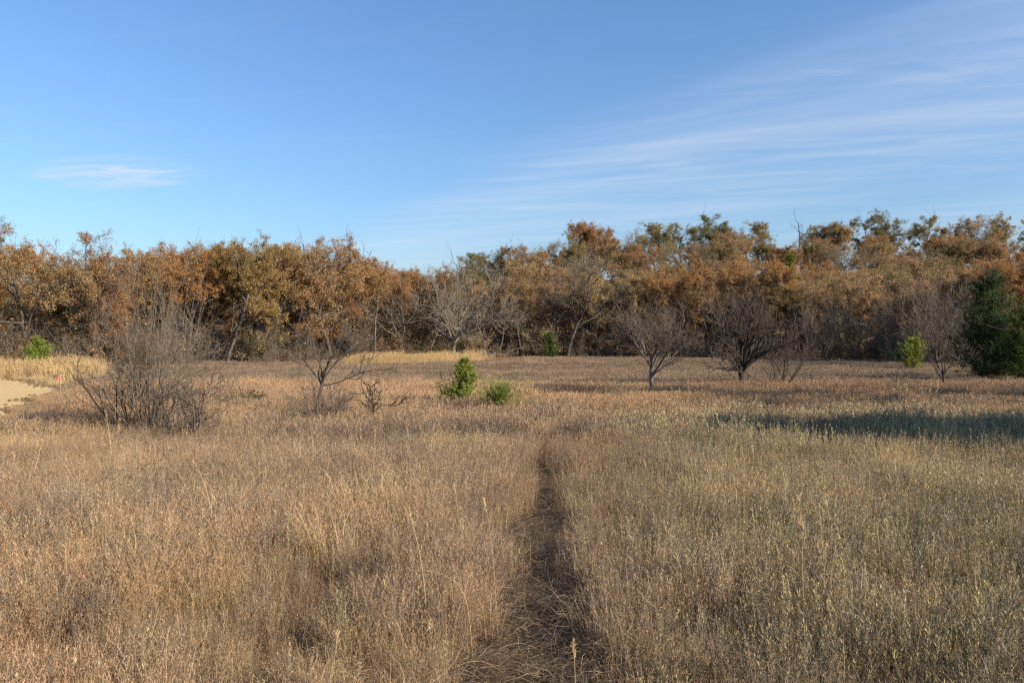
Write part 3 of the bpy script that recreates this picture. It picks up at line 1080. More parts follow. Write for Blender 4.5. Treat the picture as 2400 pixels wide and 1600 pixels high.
# small crooked tree and its companions
d = dist(950)
field('crooked_tree', broom_tree(height_at(712, d), 1.6, 6, 24, 11, per=(5, 5, 3), up=0.06, clear=0.3, r0=0.05, reach=0.55, low=1, wob=0.22, leaf=0.14, tmin=(0.008, 0.0055, 0.004), lsize=0.08, lean=0.06),
      ['trunk', 'twigs', 'leaves'], [M_BARK, M_TWIG, M_OAK], 720, d, 'small crooked tree with a few orange leaves at its top, left of centre', 'tree', (0.30, 0.15, 0.05), rz=0.0)
d = dist(953)
field('bare_shrub', bush(height_at(818, d), 11, 26, 14, per=(7, 6, 4), r0=0.016, base=0.2, tmin=(0.006, 0.004, 0.003)), ['stems', 'twigs'], [M_BARKG, M_BRUSH],
      768, d, 'dense pale twiggy shrub beside the small crooked tree', 'bush', rz=1.3)
d = dist(952)
field('dead_sapling', broom_tree(height_at(868, d), 0.55, 5, 30, 14, per=(4, 3, 2), up=0.05, r0=0.016, reach=0.5, wob=0.25, tmin=(0.007, 0.005, 0.004)), ['trunk', 'twigs'],
      [M_BARKD, M_BARKD], 850, d, 'short dead reddish sapling right of the small crooked tree', 'tree', rz=0.9).children[1]['kind'] = 'stuff'
# thin trunk by the evergreens
d = dist(884)
field('bare_tree', broom_tree(height_at(742, d), 1.2, 5, 24, 10, per=(5, 4, 3), r0=0.045, reach=0.6, tmin=(0.010, 0.007, 0.005)), ['trunk', 'twigs'], [M_BARKD, M_TWIG],
      2168, d, 'thin dark-stemmed bare tree just left of the dark evergreens', 'tree')
for px, py, top, lab in [(1462, 888, 850, 'knee-high leafless sapling left of the slender bare tree'), (1850, 878, 845, 'knee-high leafless sapling right of the broad bare tree'),
                         (2056, 886, 842, 'leafless sapling in the shaded grass under the round cedar')]:
    d = dist(py)
    sp_ = field('sapling', bush(height_at(top, d), 3, 16, 6, per=(4, 3, 2), r0=0.014, base=0.05, tmin=(0.007, 0.005, 0.004)), ['stems', 'twigs'], [M_BARKD, M_TWIG], px, d, lab, 'sapling')
    sp_.children[1]['kind'] = 'stuff'

reseed(206)
# evergreens
GRN = (0.115, 0.16, 0.022)
GRD = (0.055, 0.075, 0.022)
d = dist(928)
field('cedar_sapling', cedar(height_at(824, d), 1.55, nb=120, shape=1.15, spray=8, lsize=0.05, per=(6, 4), ang=66), ['trunk', 'foliage'], [M_BARKD, M_CEDAR], 1062, d,
      'small pointed green cedar in the middle of the field', 'tree', (0.23, 0.255, 0.05))
d = dist(940)
field('cedar_sapling', cedar(height_at(858, d), 2.5, nb=100, shape=0.45, spray=7, lsize=0.05, per=(6, 4), ang=54, lean=0.12), ['trunk', 'foliage'], [M_BARKD, M_CEDAR], 1146, d,
      'low round green cedar right of the pointed one', 'tree', (0.22, 0.25, 0.045))
d = 53
field('cedar_tree', cedar(height_at(775, d), 2.0, nb=80, shape=0.6, spray=6, lsize=0.11, per=(6, 4)), ['trunk', 'foliage'], [M_BARKD, M_CEDAR], 92, d,
      'bright green cedar at the wood edge by the dirt track', 'tree', (0.19, 0.235, 0.035))
d = 54
field('cedar_tree', cedar(height_at(772, d), 2.5, nb=90, shape=0.45, spray=6, lsize=0.10, per=(6, 4), ang=48), ['trunk', 'foliage'], [M_BARKD, M_CEDAR], 2098, d,
      'round bright green cedar before the grey trees at the right', 'tree', (0.22, 0.24, 0.04))
d = 91
field('cedar_tree', cedar(height_at(765, d), 2.7, nb=80, shape=0.55, spray=6, lsize=0.14, per=(6, 4)), ['trunk', 'foliage'], [M_BARKD, M_CEDAR], 1262, d,
      'small dark green cedar at the foot of the wood right of the fallen log', 'tree', (0.085, 0.115, 0.025))
d = 92
field('cedar_tree', cedar(height_at(600, d) + 0.8, 3.0, nb=100, shape=0.6, spray=6, lsize=0.16, per=(6, 4), bare=0.3), ['trunk', 'foliage'], [M_BARKD, M_CEDAR], 1812, d,
      'narrow green cedar rising among the russet oaks right of the broad bare tree', 'tree', (0.17, 0.19, 0.03))
reseed(207)
# big dark evergreens at the right
for px, d, top, wid, shp, bare, c, lab in [
        (2258, 38.0, 626, 3.6, 0.42, 0.06, GRD, 'tall narrow dark green evergreen at the right'),
        (2366, 36.5, 684, 4.4, 0.38, 0.03, (0.10, 0.13, 0.024), 'rounder brighter green evergreen cut by the right edge'),
        (2306, 40.5, 710, 4.0, 0.40, 0.02, GRD, 'low dark evergreen filling the gap between the two tall ones')]:
    field('evergreen_tree', cedar(height_at(top, d), wid, nb=120, shape=shp, spray=9, lsize=0.085, per=(8, 5), bare=bare, ang=60, up=0.03), ['trunk', 'foliage'], [M_BARKD, M_CEDAR], px, d, lab, 'tree', c)
reseed(208)
# trees right of the frame: one branch tip reaches in, and their shade falls across the field
for x, y, H, w, lab in [(16.4, 11.0, 7.4, 2.9, 'high-crowned cedar outside the right edge nearest the field'),
                        (18.6, 11.4, 7.0, 3.0, 'second high-crowned cedar outside the right edge'),
                        (21.4, 10.9, 7.4, 3.4, 'third high-crowned cedar outside the right edge'),
                        (24.4, 10.9, 7.4, 3.6, 'fourth high-crowned cedar outside the right edge'),
                        (25.0, 20.5, 7.0, 2.6, 'far cedar outside the right edge, left one of two'),
                        (29.0, 21.0, 7.0, 2.8, 'far cedar outside the right edge, right one of two')]:
    p = Vector((x, y, float(terrain(x, y))))
    e = empty('cedar_tree', p, 0.5)
    tag(e, lab, 'tree', 'cedars outside the right edge')
    for part, n, m in zip(cedar(H, w, nb=210, shape=0.45, spray=9, lsize=0.19, per=(8, 5), bare=0.46, ang=70), ['trunk', 'foliage'], [M_BARKD, M_CEDAR]):
        obj(n, part.mesh(n, m), e, GRD)
place('oak_tree', OAKS[4], Vector((16.9, 19.5, 0)), 1.0, 0.80, 'oak outside the right edge whose twig tip just shows at the edge', 'tree', 'oaks of the wood', RUSSET)


# fallen log and branches at the wood edge
def fallen_log():
    d = 82.0
    e = empty('fallen_log', at(1062, d), 0)
    tag(e, 'dark fallen log with pale upturned branches at the foot of the wood', 'log')
    g = Geo()
    P, R = grow(np.array([[-1.1, 0, 0.55]]), np.array([[1, 0.1, 0.05]]), [2.6], [0.34], [0.26], 7, 0.05)
    g.tubes(P, R, 10)
    P, R = grow(np.array([[-0.6, -0.1, 1.35]]), np.array([[1, 0.0, -0.42]]), [1.6], [0.16], [0.2], 5, 0.05)
    g.tubes(P, R, 8)
    obj('trunk', g.mesh('trunk', M_BARKD, True), e)
    g = Geo()
    P, R = grow(np.array([[-0.2, -0.1, 1.0], [0.1, 0, 0.9], [2.9, 0, 0.8]]), np.array([[1, 0, 0.6], [1.0, -0.3, 0.25], [-0.7, 0, 0.7]]), [2.0, 2.0, 1.0], [0.07, 0.05, 0.06], [0.035, 0.015, 0.02], 7, 0.14)
    g.tubes(P, R, 6)
    s, dr, l, r = spawn(P, R, np.array([2.0, 2.0, 1.0]), 5, 0.5, 1, 45, 15, 0.5)
    P, R = grow(s, dr, l, np.maximum(r, 0.02), np.full(len(r), 0.012), 5, 0.2)
    g.tubes(P, R, 4)
    n = 60
    P, R = grow(np.stack([rng.uniform(0.2, 3.6, n), rng.normal(size=n) * 0.5, rng.uniform(0.1, 0.7, n)], -1), np.stack([rng.normal(size=n), rng.normal(size=n) * 0.6, rng.normal(size=n) * 0.6], -1),
                rng.uniform(0.5, 1.6, n), np.full(n, 0.022), np.full(n, 0.012), 5, 0.2)
    g.tubes(P, R, 4)
    obj('branches', g.mesh('branches', M_BARKP), e)
    g = Geo()
    n = 260
    g.leaves(np.stack([rng.normal(size=n) * 0.35 + 3.9, rng.normal(size=n) * 0.3, rng.uniform(0.3, 0.9, n)], -1), rng.normal(size=(n, 3)), np.full(n, 0.13), np.full(n, 0.08), rng.random(n))
    obj('dead_leaves', g.mesh('dead_leaves', M_OAK), e, (0.40, 0.17, 0.05))


reseed(209)
fallen_log()
for px, d, L_, dx, dz, lab in [(1150, 84.5, 5.5, 0.9, 0.35, 'long pale arched dead limb hanging right of the fallen log'), (905, 77, 4.0, 0.9, -0.2, 'pale leaning dead limb right of the grey broken trunk'),
                               (640, 67, 3.0, -0.9, 0.12, 'pale dead limb lying low before the wood left of the domed oak')]:
    g = Geo()
    P, R = grow(np.array([[0, 0, 0.4]]), np.array([[dx, 0, 0.9]]), [L_], [0.06], [0.02], 9, 0.12, -0.16)
    g.tubes(P, R, 6)
    s, dr, l, r = spawn(P, R, np.array([L_]), 8, 0.3, 1, 40, 15, 0.3)
    P, R = grow(s, dr, l, np.maximum(r, 0.02), np.full(len(r), 0.012), 5, 0.2, -0.05)
    g.tubes(P, R, 4)
    o = obj('dead_limb', g.mesh('dead_limb', M_BARKG))
    o.location = at(px, d)
    tag(o, lab, 'branch')


# pink survey flag by the dirt
def flag():
    d = 36.0
    e = empty('marker_flag', at(139, d), 0, 0.8)
    tag(e, 'pink survey flag on a thin stake by the dirt track', 'flag')
    g = Geo()
    g.tubes(np.array([[[0, 0, -0.1], [0.01, 0, 0.5], [0.02, 0, 1.0]]]), np.full((1, 3), 0.012), 6)
    m, nt, N, L, out = new_mat('stake_wood')
    p = N.new('ShaderNodeBsdfPrincipled')
    p.inputs['Base Color'].default_value = (0.45, 0.33, 0.2, 1)
    L.new(p.outputs[0], out.inputs[0])
    obj('stake', g.mesh('stake', m), e)
    m, nt, N, L, out = new_mat('pink_tape')
    p = N.new('ShaderNodeBsdfPrincipled')
    p.inputs['Base Color'].default_value = (0.85, 0.22, 0.20, 1)
    p.inputs['Roughness'].default_value = 0.5
    L.new(p.outputs[0], out.inputs[0])
    for k, (dx, dz) in enumerate([(-0.16, -0.35), (0.03, -0.45), (-0.24, -0.16)]):
        t = np.linspace(0, 1, 6)
        P = np.stack([0.02 + dx * t + 0.02 * np.sin(t * 7 + k), 0.02 * np.sin(t * 9), 0.98 + dz * t - 0.05 * t * t], -1)[None]
        g = Geo()
        g.ribbons(P, np.full((1, 6), 0.022), np.array([[0.9, 0.35, 0.2]]), np.array([0.5]))
        obj('tape', g.mesh('tape', m), e)


flag()


# ------------------------------------------------------------------ grass and weeds (too many to count)
def blades(n, rad, h0, h1, lean, curve, w, seg=4, up=0.0, g=None, rr=None):
    g = g or Geo()
    az = rng.uniform(0, 6.283, n)
    rad_ = rad * np.sqrt(rng.random(n))
    st = np.stack([rad_ * np.cos(az), rad_ * np.sin(az), np.full(n, -0.02)], -1)
    az2 = az + rng.normal(size=n) * 0.9
    a = np.abs(rng.normal(size=n)) * lean
    h = rng.uniform(h0, h1, n)
    t = np.linspace(0, 1, seg + 1)
    bend = (a[:, None] * t + curve * rng.random(n)[:, None] * t ** 2.5)
    ds = h[:, None] / seg
    dx = np.cumsum(np.sin(bend) * ds, 1) - np.sin(bend[:, :1]) * ds
    dz = np.cumsum(np.cos(bend) * ds, 1) - np.cos(bend[:, :1]) * ds
    P = st[:, None] + np.stack([dx * np.cos(az2)[:, None], dx * np.sin(az2)[:, None], dz], -1)
    P = P + rng.normal(size=P.shape) * 0.004
    fa = rng.uniform(0, 6.283, n)
    side = np.stack([np.cos(fa), np.sin(fa), np.zeros(n)], -1)
    W = (w * (0.7 + 0.6 * rng.random(n)))[:, None] * (1 - 0.8 * t ** 1.5)
    g.ribbons(P, W * 0.5, side, rng.random(n) if rr is None else rr)
    return g, P


def bluestem(w=0.0032, n=46, rad=0.13, h=(0.32, 0.60), seg=4, curve=0.8, tuft=0.6):
    g, P = blades(n, rad, h[0], h[1], 0.24 if curve > 0.5 else 0.12, curve, w, seg)
    # feathery seed bits on the upper stems
    k = n * 5
    pid = rng.integers(0, n, k)
    t = rng.uniform(0.55, 0.98, k) * seg
    i = np.minimum(t.astype(int), seg - 1)
    f = (t - i)[:, None]
    pos = P[pid, i] * (1 - f) + P[pid, i + 1] * f
    dr = rng.normal(size=(k, 3)) * 0.5 + np.array([0, 0, 1.0])
    g.leaves(pos, dr, rng.uniform(0.02, 0.045, k) * w / 0.0032, np.full(k, w * 0.9), rng.random(k) * 0.5 + 0.5)
    # low leaf tuft
    g, _ = blades(int(n * tuft), rad * 1.4, 0.12, 0.32, 0.5, 1.2, w * 1.1, 3, g=g)
    return g


def forb(w=0.003, stems=5, rad=0.14, h=(0.32, 0.56), bits=8, br=13, bs=0.009):
    g, P = blades(stems, rad, h[0], h[1], 0.14, 0.15, w * 1.3, 4)
    st, d, ln, r = spawn(P, np.full(P.shape[:2], w), np.full(stems, 0.5), br, 0.25, 1.0, 36, 10, 0.30, 0.3, 1, 0.4, upb=0.25)
    P2, _ = grow(st, d, ln, r, r, 4, 0.12, 0.10)
    n = len(P2)
    fa = rng.normal(size=(n, 3))
    g.ribbons(P2, np.full((n, 4), w * 0.42), nrm(fa), rng.random(n))
    k = n * bits
    pid = np.repeat(np.arange(n), bits)
    t = rng.uniform(0.2, 1.0, k) * 2.999
    i = t.astype(int)
    f = (t - i)[:, None]
    pos = P2[pid, i] * (1 - f) + P2[pid, i + 1] * f + rng.normal(size=(k, 3)) * 0.006
    g.leaves(pos, rng.normal(size=(k, 3)) + np.array([0, 0, 0.5]), bs * (0.6 + rng.random(k)), bs * (0.4 + 0.3 * rng.random(k)), rng.random(k))
    return g


def greenweed(w=0.0035, stems=5, rad=0.13, h=(0.36, 0.62), lv=46, ls=0.028):
    g, P = blades(stems, rad, h[0], h[1], 0.12, 0.22, w * 1.3, 5)
    k = stems * lv
    pid = np.repeat(np.arange(stems), lv)
    t = rng.uniform(0.18, 1.0, k) * 4.999
    i = t.astype(int)
    f = (t - i)[:, None]
    pos = P[pid, i] * (1 - f) + P[pid, i + 1] * f
    a = rng.uniform(0, 6.283, k)
    dr = np.stack([np.cos(a) * 0.55, np.sin(a) * 0.55, np.full(k, 1.0)], -1)
    g.leaves(pos, dr, ls * (0.5 + rng.random(k)), np.full(k, w * 1.5), rng.random(k))
    return g


def low_tuft(w=0.003, n=60, rad=0.16, curve=1.6):
    g, _ = blades(n, rad, 0.08, 0.28, 0.55 if curve > 1 else 0.25, curve, w, 4)
    return g


def straw(w=0.005, n=5, rad=0.09, h=(0.7, 1.05), curl=1.4):
    g, P = blades(n, rad, h[0], h[1], 0.10, 0.35, w, 6)
    k = n * 26
    pid = rng.integers(0, n, k)
    t = rng.uniform(0.80, 1.0, k) * 5.999
    i = t.astype(int)
    f = (t - i)[:, None]
    pos = P[pid, i] * (1 - f) + P[pid, i + 1] * f
    g.leaves(pos, rng.normal(size=(k, 3)) * 0.35 + np.array([0, 0, 1]), rng.uniform(0.02, 0.05, k), np.full(k, w), rng.random(k))
    g, _ = blades(n * 5, rad * 1.3, 0.3, 0.75, 0.4 if curl > 1 else 0.12, curl, w, 5, g=g)
    return g


def trampled(w=0.0032, n=60, rad=0.2):
    g = Geo()
    az = rng.uniform(0, 6.283, n)
    r_ = rad * np.sqrt(rng.random(n))
    st = np.stack([r_ * np.cos(az), r_ * np.sin(az), rng.uniform(0.0, 0.16, n)], -1)
    a = rng.uniform(0, 6.283, n)
    d = np.stack([np.cos(a), np.sin(a), rng.uniform(0.0, 0.45, n)], -1)
    P, _ = grow(st, d, rng.uniform(0.05, 0.30, n) ** 1.0, np.ones(n), np.ones(n), 5, 0.32, -0.06)
    P[..., 2] = np.maximum(P[..., 2], 0.006)
    t = np.linspace(0, 1, 5)
    g.ribbons(P, (w * (0.5 + 0.8 * rng.random(n)))[:, None] * 0.5 * (1 - 0.7 * t), nrm(rng.normal(size=(n, 3))), rng.random(n))
    return g


def protos(fn, mat, count, name, **kw):
    col = bpy.data.collections.new(name)
    for k in range(count):
        o = bpy.data.objects.new(f'{name}_clump', fn(**kw).mesh(name, mat))
        col.objects.link(o)
    return col, count


def scatter(name, coln, pts, scl, tint, label, cat, lean=0.07):
    """clumps on points, as one uncountable growth"""
    col, npro = coln
    n = len(pts)
    if n == 0:
        return
    me = bpy.data.meshes.new(name)
    me.vertices.add(n)
    me.vertices.foreach_set('co', np.ascontiguousarray(pts, np.float32).ravel())
    rot = np.stack([rng.normal(size=n) * lean, rng.normal(size=n) * lean, rng.uniform(0, 6.283, n)], -1)
    a = me.attributes.new('rot', 'FLOAT_VECTOR', 'POINT')
    a.data.foreach_set('vector', np.ascontiguousarray(rot, np.float32).ravel())
    a = me.attributes.new('scl', 'FLOAT_VECTOR', 'POINT')
    a.data.foreach_set('vector', np.ascontiguousarray(scl, np.float32).ravel())
    a = me.attributes.new('idx', 'INT', 'POINT')
    a.data.foreach_set('value', rng.integers(0, npro, n).astype(np.int32))
    a = me.attributes.new('tint', 'FLOAT_COLOR', 'POINT')
    a.data.foreach_set('color', np.ascontiguousarray(np.concatenate([tint, np.ones((n, 1))], 1), np.float32).ravel())
    o = obj(name, me)
    tag(o, label, cat, kind='stuff')
    ng = bpy.data.node_groups.new(name, 'GeometryNodeTree')
    ng.interface.new_socket('Geometry', in_out='INPUT', socket_type='NodeSocketGeometry')
    ng.interface.new_socket('Geometry', in_out='OUTPUT', socket_type='NodeSocketGeometry')
    N, L = ng.nodes, ng.links
    gi, go = N.new('NodeGroupInput'), N.new('NodeGroupOutput')
    ci = N.new('GeometryNodeCollectionInfo')
    ci.inputs['Collection'].default_value = col
    ci.inputs['Separate Children'].default_value = True
    ci.inputs['Reset Children'].default_value = True
    ip = N.new('GeometryNodeInstanceOnPoints')
    ip.inputs['Pick Instance'].default_value = True

    def attr(nm, ty):
        q = N.new('GeometryNodeInputNamedAttribute')
        q.data_type = ty
        q.inputs['Name'].default_value = nm
        return q.outputs['Attribute']
    L.new(gi.outputs[0], ip.inputs['Points'])
    L.new(ci.outputs[0], ip.inputs['Instance'])
    L.new(attr('idx', 'INT'), ip.inputs['Instance Index'])
    L.new(attr('rot', 'FLOAT_VECTOR'), ip.inputs['Rotation'])
    L.new(attr('scl', 'FLOAT_VECTOR'), ip.inputs['Scale'])
    L.new(ip.outputs[0], go.inputs[0])
    md = o.modifiers.new('scatter', 'NODES')
    md.node_group = ng
    print(name, n)


def mixc(a, b, t):
    t = np.asarray(t)[:, None]
    return np.asarray(a) * (1 - t) + np.asarray(b) * t


A = np.array
T_ORANGE, T_TAN, T_MAUVE, T_STRAW = A([0.50, 0.285, 0.13]), A([0.47, 0.32, 0.175]), A([0.345, 0.235, 0.148]), A([0.60, 0.43, 0.20])
T_GREY, T_DARK, T_GREEN, T_OLIVE = A([0.23, 0.178, 0.12]), A([0.14, 0.11, 0.08]), A([0.47, 0.405, 0.19]), A([0.20, 0.195, 0.065])


def field_points(y0, y1, dens):
    """random points in the part of the field the view covers"""
    wid = lambda y: 0.72 * y + 3.5
    area = 0.72 * (y1 ** 2 - y0 ** 2) + 7.0 * (y1 - y0)
    n = int(area * dens)
    # rows drawn in proportion to the width of the view there
    u = rng.random(n * 2)
    y = y0 + (y1 - y0) * u
    keep = rng.random(n * 2) < wid(y) / wid(y1)
    y = y[keep][:n]
    x = rng.uniform(-1, 1, len(y)) * wid(y)
    return x, y


def grow_field():
    out = {}

    def put(kind, x, y, s, tint):
        out.setdefault(kind, []).append((x, y, s, tint))
    for lod, (y0, y1, dens) in enumerate([(1.3, 7.5, 110), (7.5, 16, 62), (16, 36, 36), (36, 102, 13)]):
        x, y = field_points(y0, y1, dens)
        px = 1176 + FPX * x / y
        edge = woods_edge(px)
        ok = (y < edge + 5) & ~in_dirt(x, y)
        x, y, px, edge = x[ok], y[ok], px[ok], edge[ok]
        pd = np.abs(x - path_x(y)) / path_w(y)
        n1 = fbm(x / 2.2, y / 3.2, 21)
        n2 = fbm(x / 0.8, y / 1.1, 22)
        n3 = fbm(x / 6.0, y / 5.0, 23)
        right = sstep(-0.6, 3.4, x - path_x(y) + 2.2 * (n1 - 0.5) - 0.08 * np.maximum(y - 9, 0)) * (1 - sstep(17, 24, y))
        midband = sstep(17.5, 21, y + 5 * (n3 - 0.5)) * (1 - sstep(31, 40, y + 8 * (n3 - 0.5)))
        far = sstep(30, 42, y)
        yellow = np.clip(sstep(20, 12, edge - y) * (sstep(780, 860, px) * (1 - sstep(1060, 1130, px)) + (1 - sstep(190, 260, px)) * 1.0), 0, 1)
        shortg = np.clip((1 - sstep(0, 3.2, dirt_edge(np.clip(y, 19, 38)) + 3.0 - x)) * 0, 0, 1)
        lowdirt = ((x < dirt_edge(y) + 1.8) & (y > 15) & (y < 49))
        # hollows where the stand is beaten down
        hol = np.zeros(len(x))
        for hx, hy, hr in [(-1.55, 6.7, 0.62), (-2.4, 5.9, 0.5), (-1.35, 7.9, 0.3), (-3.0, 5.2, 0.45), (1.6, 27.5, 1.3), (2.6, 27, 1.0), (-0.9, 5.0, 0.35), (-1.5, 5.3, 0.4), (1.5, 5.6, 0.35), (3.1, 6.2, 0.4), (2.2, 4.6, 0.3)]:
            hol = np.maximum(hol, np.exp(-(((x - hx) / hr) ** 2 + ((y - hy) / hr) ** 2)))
        n5 = fbm(x / 1.5, y / 2.1, 61)
        pale = np.zeros(len(x))      # stands of pale bleached grass
        for hx, hy, hr, st in [(-1.75, 9.4, 0.5, 1), (-1.8, 7.7, 0.35, 1), (2.7, 10.3, 0.8, 0.8), (4.0, 9.9, 0.9, 0.8), (3.6, 11.5, 0.9, 0.6), (-2.6, 6.4, 0.6, 0.6), (-1.2, 5.2, 0.7, 0.5),
                               (-3.6, 7.2, 0.8, 0.5), (-0.75, 14.5, 0.6, 0.9), (0.55, 11.2, 0.25, 0.9), (-9.5, 15, 2.0, 0.6), (-6, 12.5, 1.0, 0.4), (5.2, 12.2, 1.3, 0.5)]:
            pale = np.maximum(pale, st * np.exp(-(((x - hx) / hr) ** 2 + ((y - hy) / (hr * 1.1)) ** 2)))
        # the second, half overgrown wheel track
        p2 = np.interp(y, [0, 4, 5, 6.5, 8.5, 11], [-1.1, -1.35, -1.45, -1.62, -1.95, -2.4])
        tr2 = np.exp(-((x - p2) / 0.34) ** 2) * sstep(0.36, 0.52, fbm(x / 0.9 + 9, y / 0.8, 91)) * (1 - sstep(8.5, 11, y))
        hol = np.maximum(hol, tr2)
        rusty = np.zeros(len(x))     # stands of dark reddish weeds; the rightmost also has shade painted in
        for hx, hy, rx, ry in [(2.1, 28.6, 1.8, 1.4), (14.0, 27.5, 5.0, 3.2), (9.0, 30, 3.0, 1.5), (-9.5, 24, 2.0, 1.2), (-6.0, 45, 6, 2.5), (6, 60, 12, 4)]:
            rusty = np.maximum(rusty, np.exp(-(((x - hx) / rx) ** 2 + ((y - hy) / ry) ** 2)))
        band = fbm(x / 16.0, y / 3.6, 77)
        wb = (0.55 + 0.5 * n1) * (1 - 0.62 * right) + 0.5 * midband + 1.6 * pale
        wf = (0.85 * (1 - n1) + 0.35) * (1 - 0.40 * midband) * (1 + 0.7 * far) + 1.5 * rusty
        wg = 0.05 * (1 - far) + 1.35 * right * (0.45 + 0.9 * n3) + 0.12 * (1 - sstep(5, 9, y))
        wl = 0.38 + 0.7 * hol + 0 * x
        ws = 0.004 * (1 - sstep(12, 20, y)) + 0.001 + 1.6 * yellow
        W = np.stack([wb, wf, wg, wl, ws], -1)
        W /= W.sum(1, keepdims=True)
        cum = W.cumsum(1)
        typ = (rng.random(len(x))[:, None] > cum).sum(1).clip(0, 4)
        onpath = (pd + 1.6 * (n2 - 0.5) + 0.5 * (rng.random(len(x)) - 0.5)) < 0.9
        inner = onpath & (rng.random(len(x)) < 0.40)
        onpath = onpath & ~inner
        hs = (0.80 + 0.42 * n2) * (1 - 0.15 * far) * (0.82 + 0.36 * n5) * (1 - 0.62 * hol) * (1 - 0.45 * np.exp(-(pd / 1.5) ** 2)) * np.where(lowdirt, 0.35, 1.0) * (0.93 + 0.2 * n3)
        s0 = hs * rng.uniform(0.8, 1.2, len(x)) * np.where(inner, 0.32 + 0.4 * n1, 1.0)
        typ = np.where(inner & (rng.random(len(x)) < 0.6), 3, typ)
        fat = [1.0, 1.0, 1.15, 1.7][lod]
        for ty, kind in enumerate(['bluestem', 'forb', 'greenweed', 'low', 'straw']):
            m = (typ == ty) & ~onpath
            xx, yy, q = x[m], y[m], s0[m]
            k = m.sum()
            r1 = rng.random(k)
            a1, a3, fr, mb = n1[m], n3[m], far[m], midband[m]
            if ty == 0:
                t = mixc(T_TAN, T_ORANGE, np.clip(0.30 + 0.45 * mb + 1.3 * (a3 - 0.5) - 0.3 * fr + 0.3 * (r1 - 0.5), 0, 1))
                mm = np.clip(0.55 - 0.30 * mb + 0.9 * (n2[m] - 0.5), 0.05, 0.95)
                t = t * (1 - mm)[:, None] + T_MAUVE * mm[:, None]
                rp = np.clip(sstep(0.52, 0.66, fbm(xx / 2.6 + 5, yy / 2.2, 55)), 0, 1) * 0.35 * (1 - right[m])
                t = t * (1 - rp)[:, None] + A([0.44, 0.235, 0.125]) * rp[:, None]
                lo = sstep(-0.48, -0.62, xx / yy) * (1 - sstep(7, 10, yy)) * 0.7
                t = t * (1 - lo)[:, None] + T_ORANGE * lo[:, None]
                pp = pale[m] * 0.8
                t = t * (1 - pp)[:, None] + T_STRAW * pp[:, None]
            elif ty == 1:
                t = mixc(T_GREY, T_MAUVE, np.clip(0.5 + 1.4 * (a1 - 0.5) + 0.5 * (r1 - 0.5), 0, 1))
                gr = right[m] * 0.7
                t = t * (1 - gr)[:, None] + A([0.28, 0.245, 0.155]) * gr[:, None]
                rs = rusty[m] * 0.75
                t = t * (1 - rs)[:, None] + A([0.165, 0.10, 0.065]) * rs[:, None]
                t = t * ((0.8 + 0.5 * rng.random(k)) * (1 - 0.12 * fr))[:, None]
            elif ty == 2:
                t = mixc(T_GREEN, T_TAN, 0.55 * r1)
            elif ty == 3:
                t = mixc(T_MAUVE, T_OLIVE, np.clip(0.15 + 0.8 * right[m] * r1, 0, 1))
                t = mixc(A([0, 0, 0]), A([1, 1, 1]), 0 * r1 + 1) * t
            else:
                t = mixc(T_STRAW, T_TAN, r1 * 0.8)
            g5 = np.where(yy < 20, n5[m], band[m])
            t = t * ((0.60 + 0.76 * g5) * (1 - 0.25 * hol[m]))[:, None]  # patchy tone, plus the shade of the hollows painted into the tint
            sc = np.stack([q * fat, q * fat, q], -1)
            if ty == 4:
                sc[:, 2] = np.where(yellow[m] > 0.3, q * 1.2, q * 0.9)
            lk = 'near' if lod <= 1 else 'far'
            put((kind, lk), xx, yy, sc, t)
        m = (onpath | inner) & (rng.random(len(x)) < 0.55)
        r1 = rng.random(m.sum())
        put(('trampled', 'near'), x[m], y[m], np.repeat(rng.uniform(0.7, 1.2, m.sum())[:, None], 3, 1), mixc(T_MAUVE, T_DARK * 0.8, 1 - r1 ** 4))
        # beaten straw falling over the rims of the path
        rim = (pd > 0.8) & (pd < 2.0) & (y < 20) & (rng.random(len(x)) < 0.22)
        put(('trampled', 'near'), x[rim], y[rim], np.repeat(rng.uniform(0.8, 1.4, rim.sum())[:, None], 3, 1), mixc(T_TAN, T_MAUVE, rng.random(rim.sum())))
    P = {('bluestem', 'near'): protos(bluestem, M_GRASS, 6, 'bluestem'), ('forb', 'near'): protos(forb, M_WEED, 6, 'forb'),
         ('greenweed', 'near'): protos(greenweed, M_GREEN, 6, 'greenweed'), ('low', 'near'): protos(low_tuft, M_GRASS, 4, 'low_tuft'),
         ('straw', 'near'): protos(straw, M_STRAW, 4, 'straw_tuft'), ('trampled', 'near'): protos(trampled, M_GRASS, 4, 'trampled'),
         ('bluestem', 'far'): protos(bluestem, M_GRASSF, 5, 'bluestem_far', w=0.0065, n=64, rad=0.28, seg=3, curve=0.25, tuft=0.2), ('forb', 'far'): protos(forb, M_WEEDF, 5, 'forb_far', w=0.007, stems=10, rad=0.28, bs=0.018, bits=5),
         ('greenweed', 'far'): protos(greenweed, M_GREENF, 5, 'greenweed_far', w=0.009, stems=8, rad=0.26, lv=24, ls=0.05), ('low', 'far'): protos(low_tuft, M_GRASSF, 4, 'low_far', w=0.007, n=60, rad=0.3, curve=0.5),
         ('straw', 'far'): protos(straw, M_STRAW, 4, 'straw_far', w=0.0085, n=16, rad=0.34, h=(0.65, 1.1), curl=0.3)}
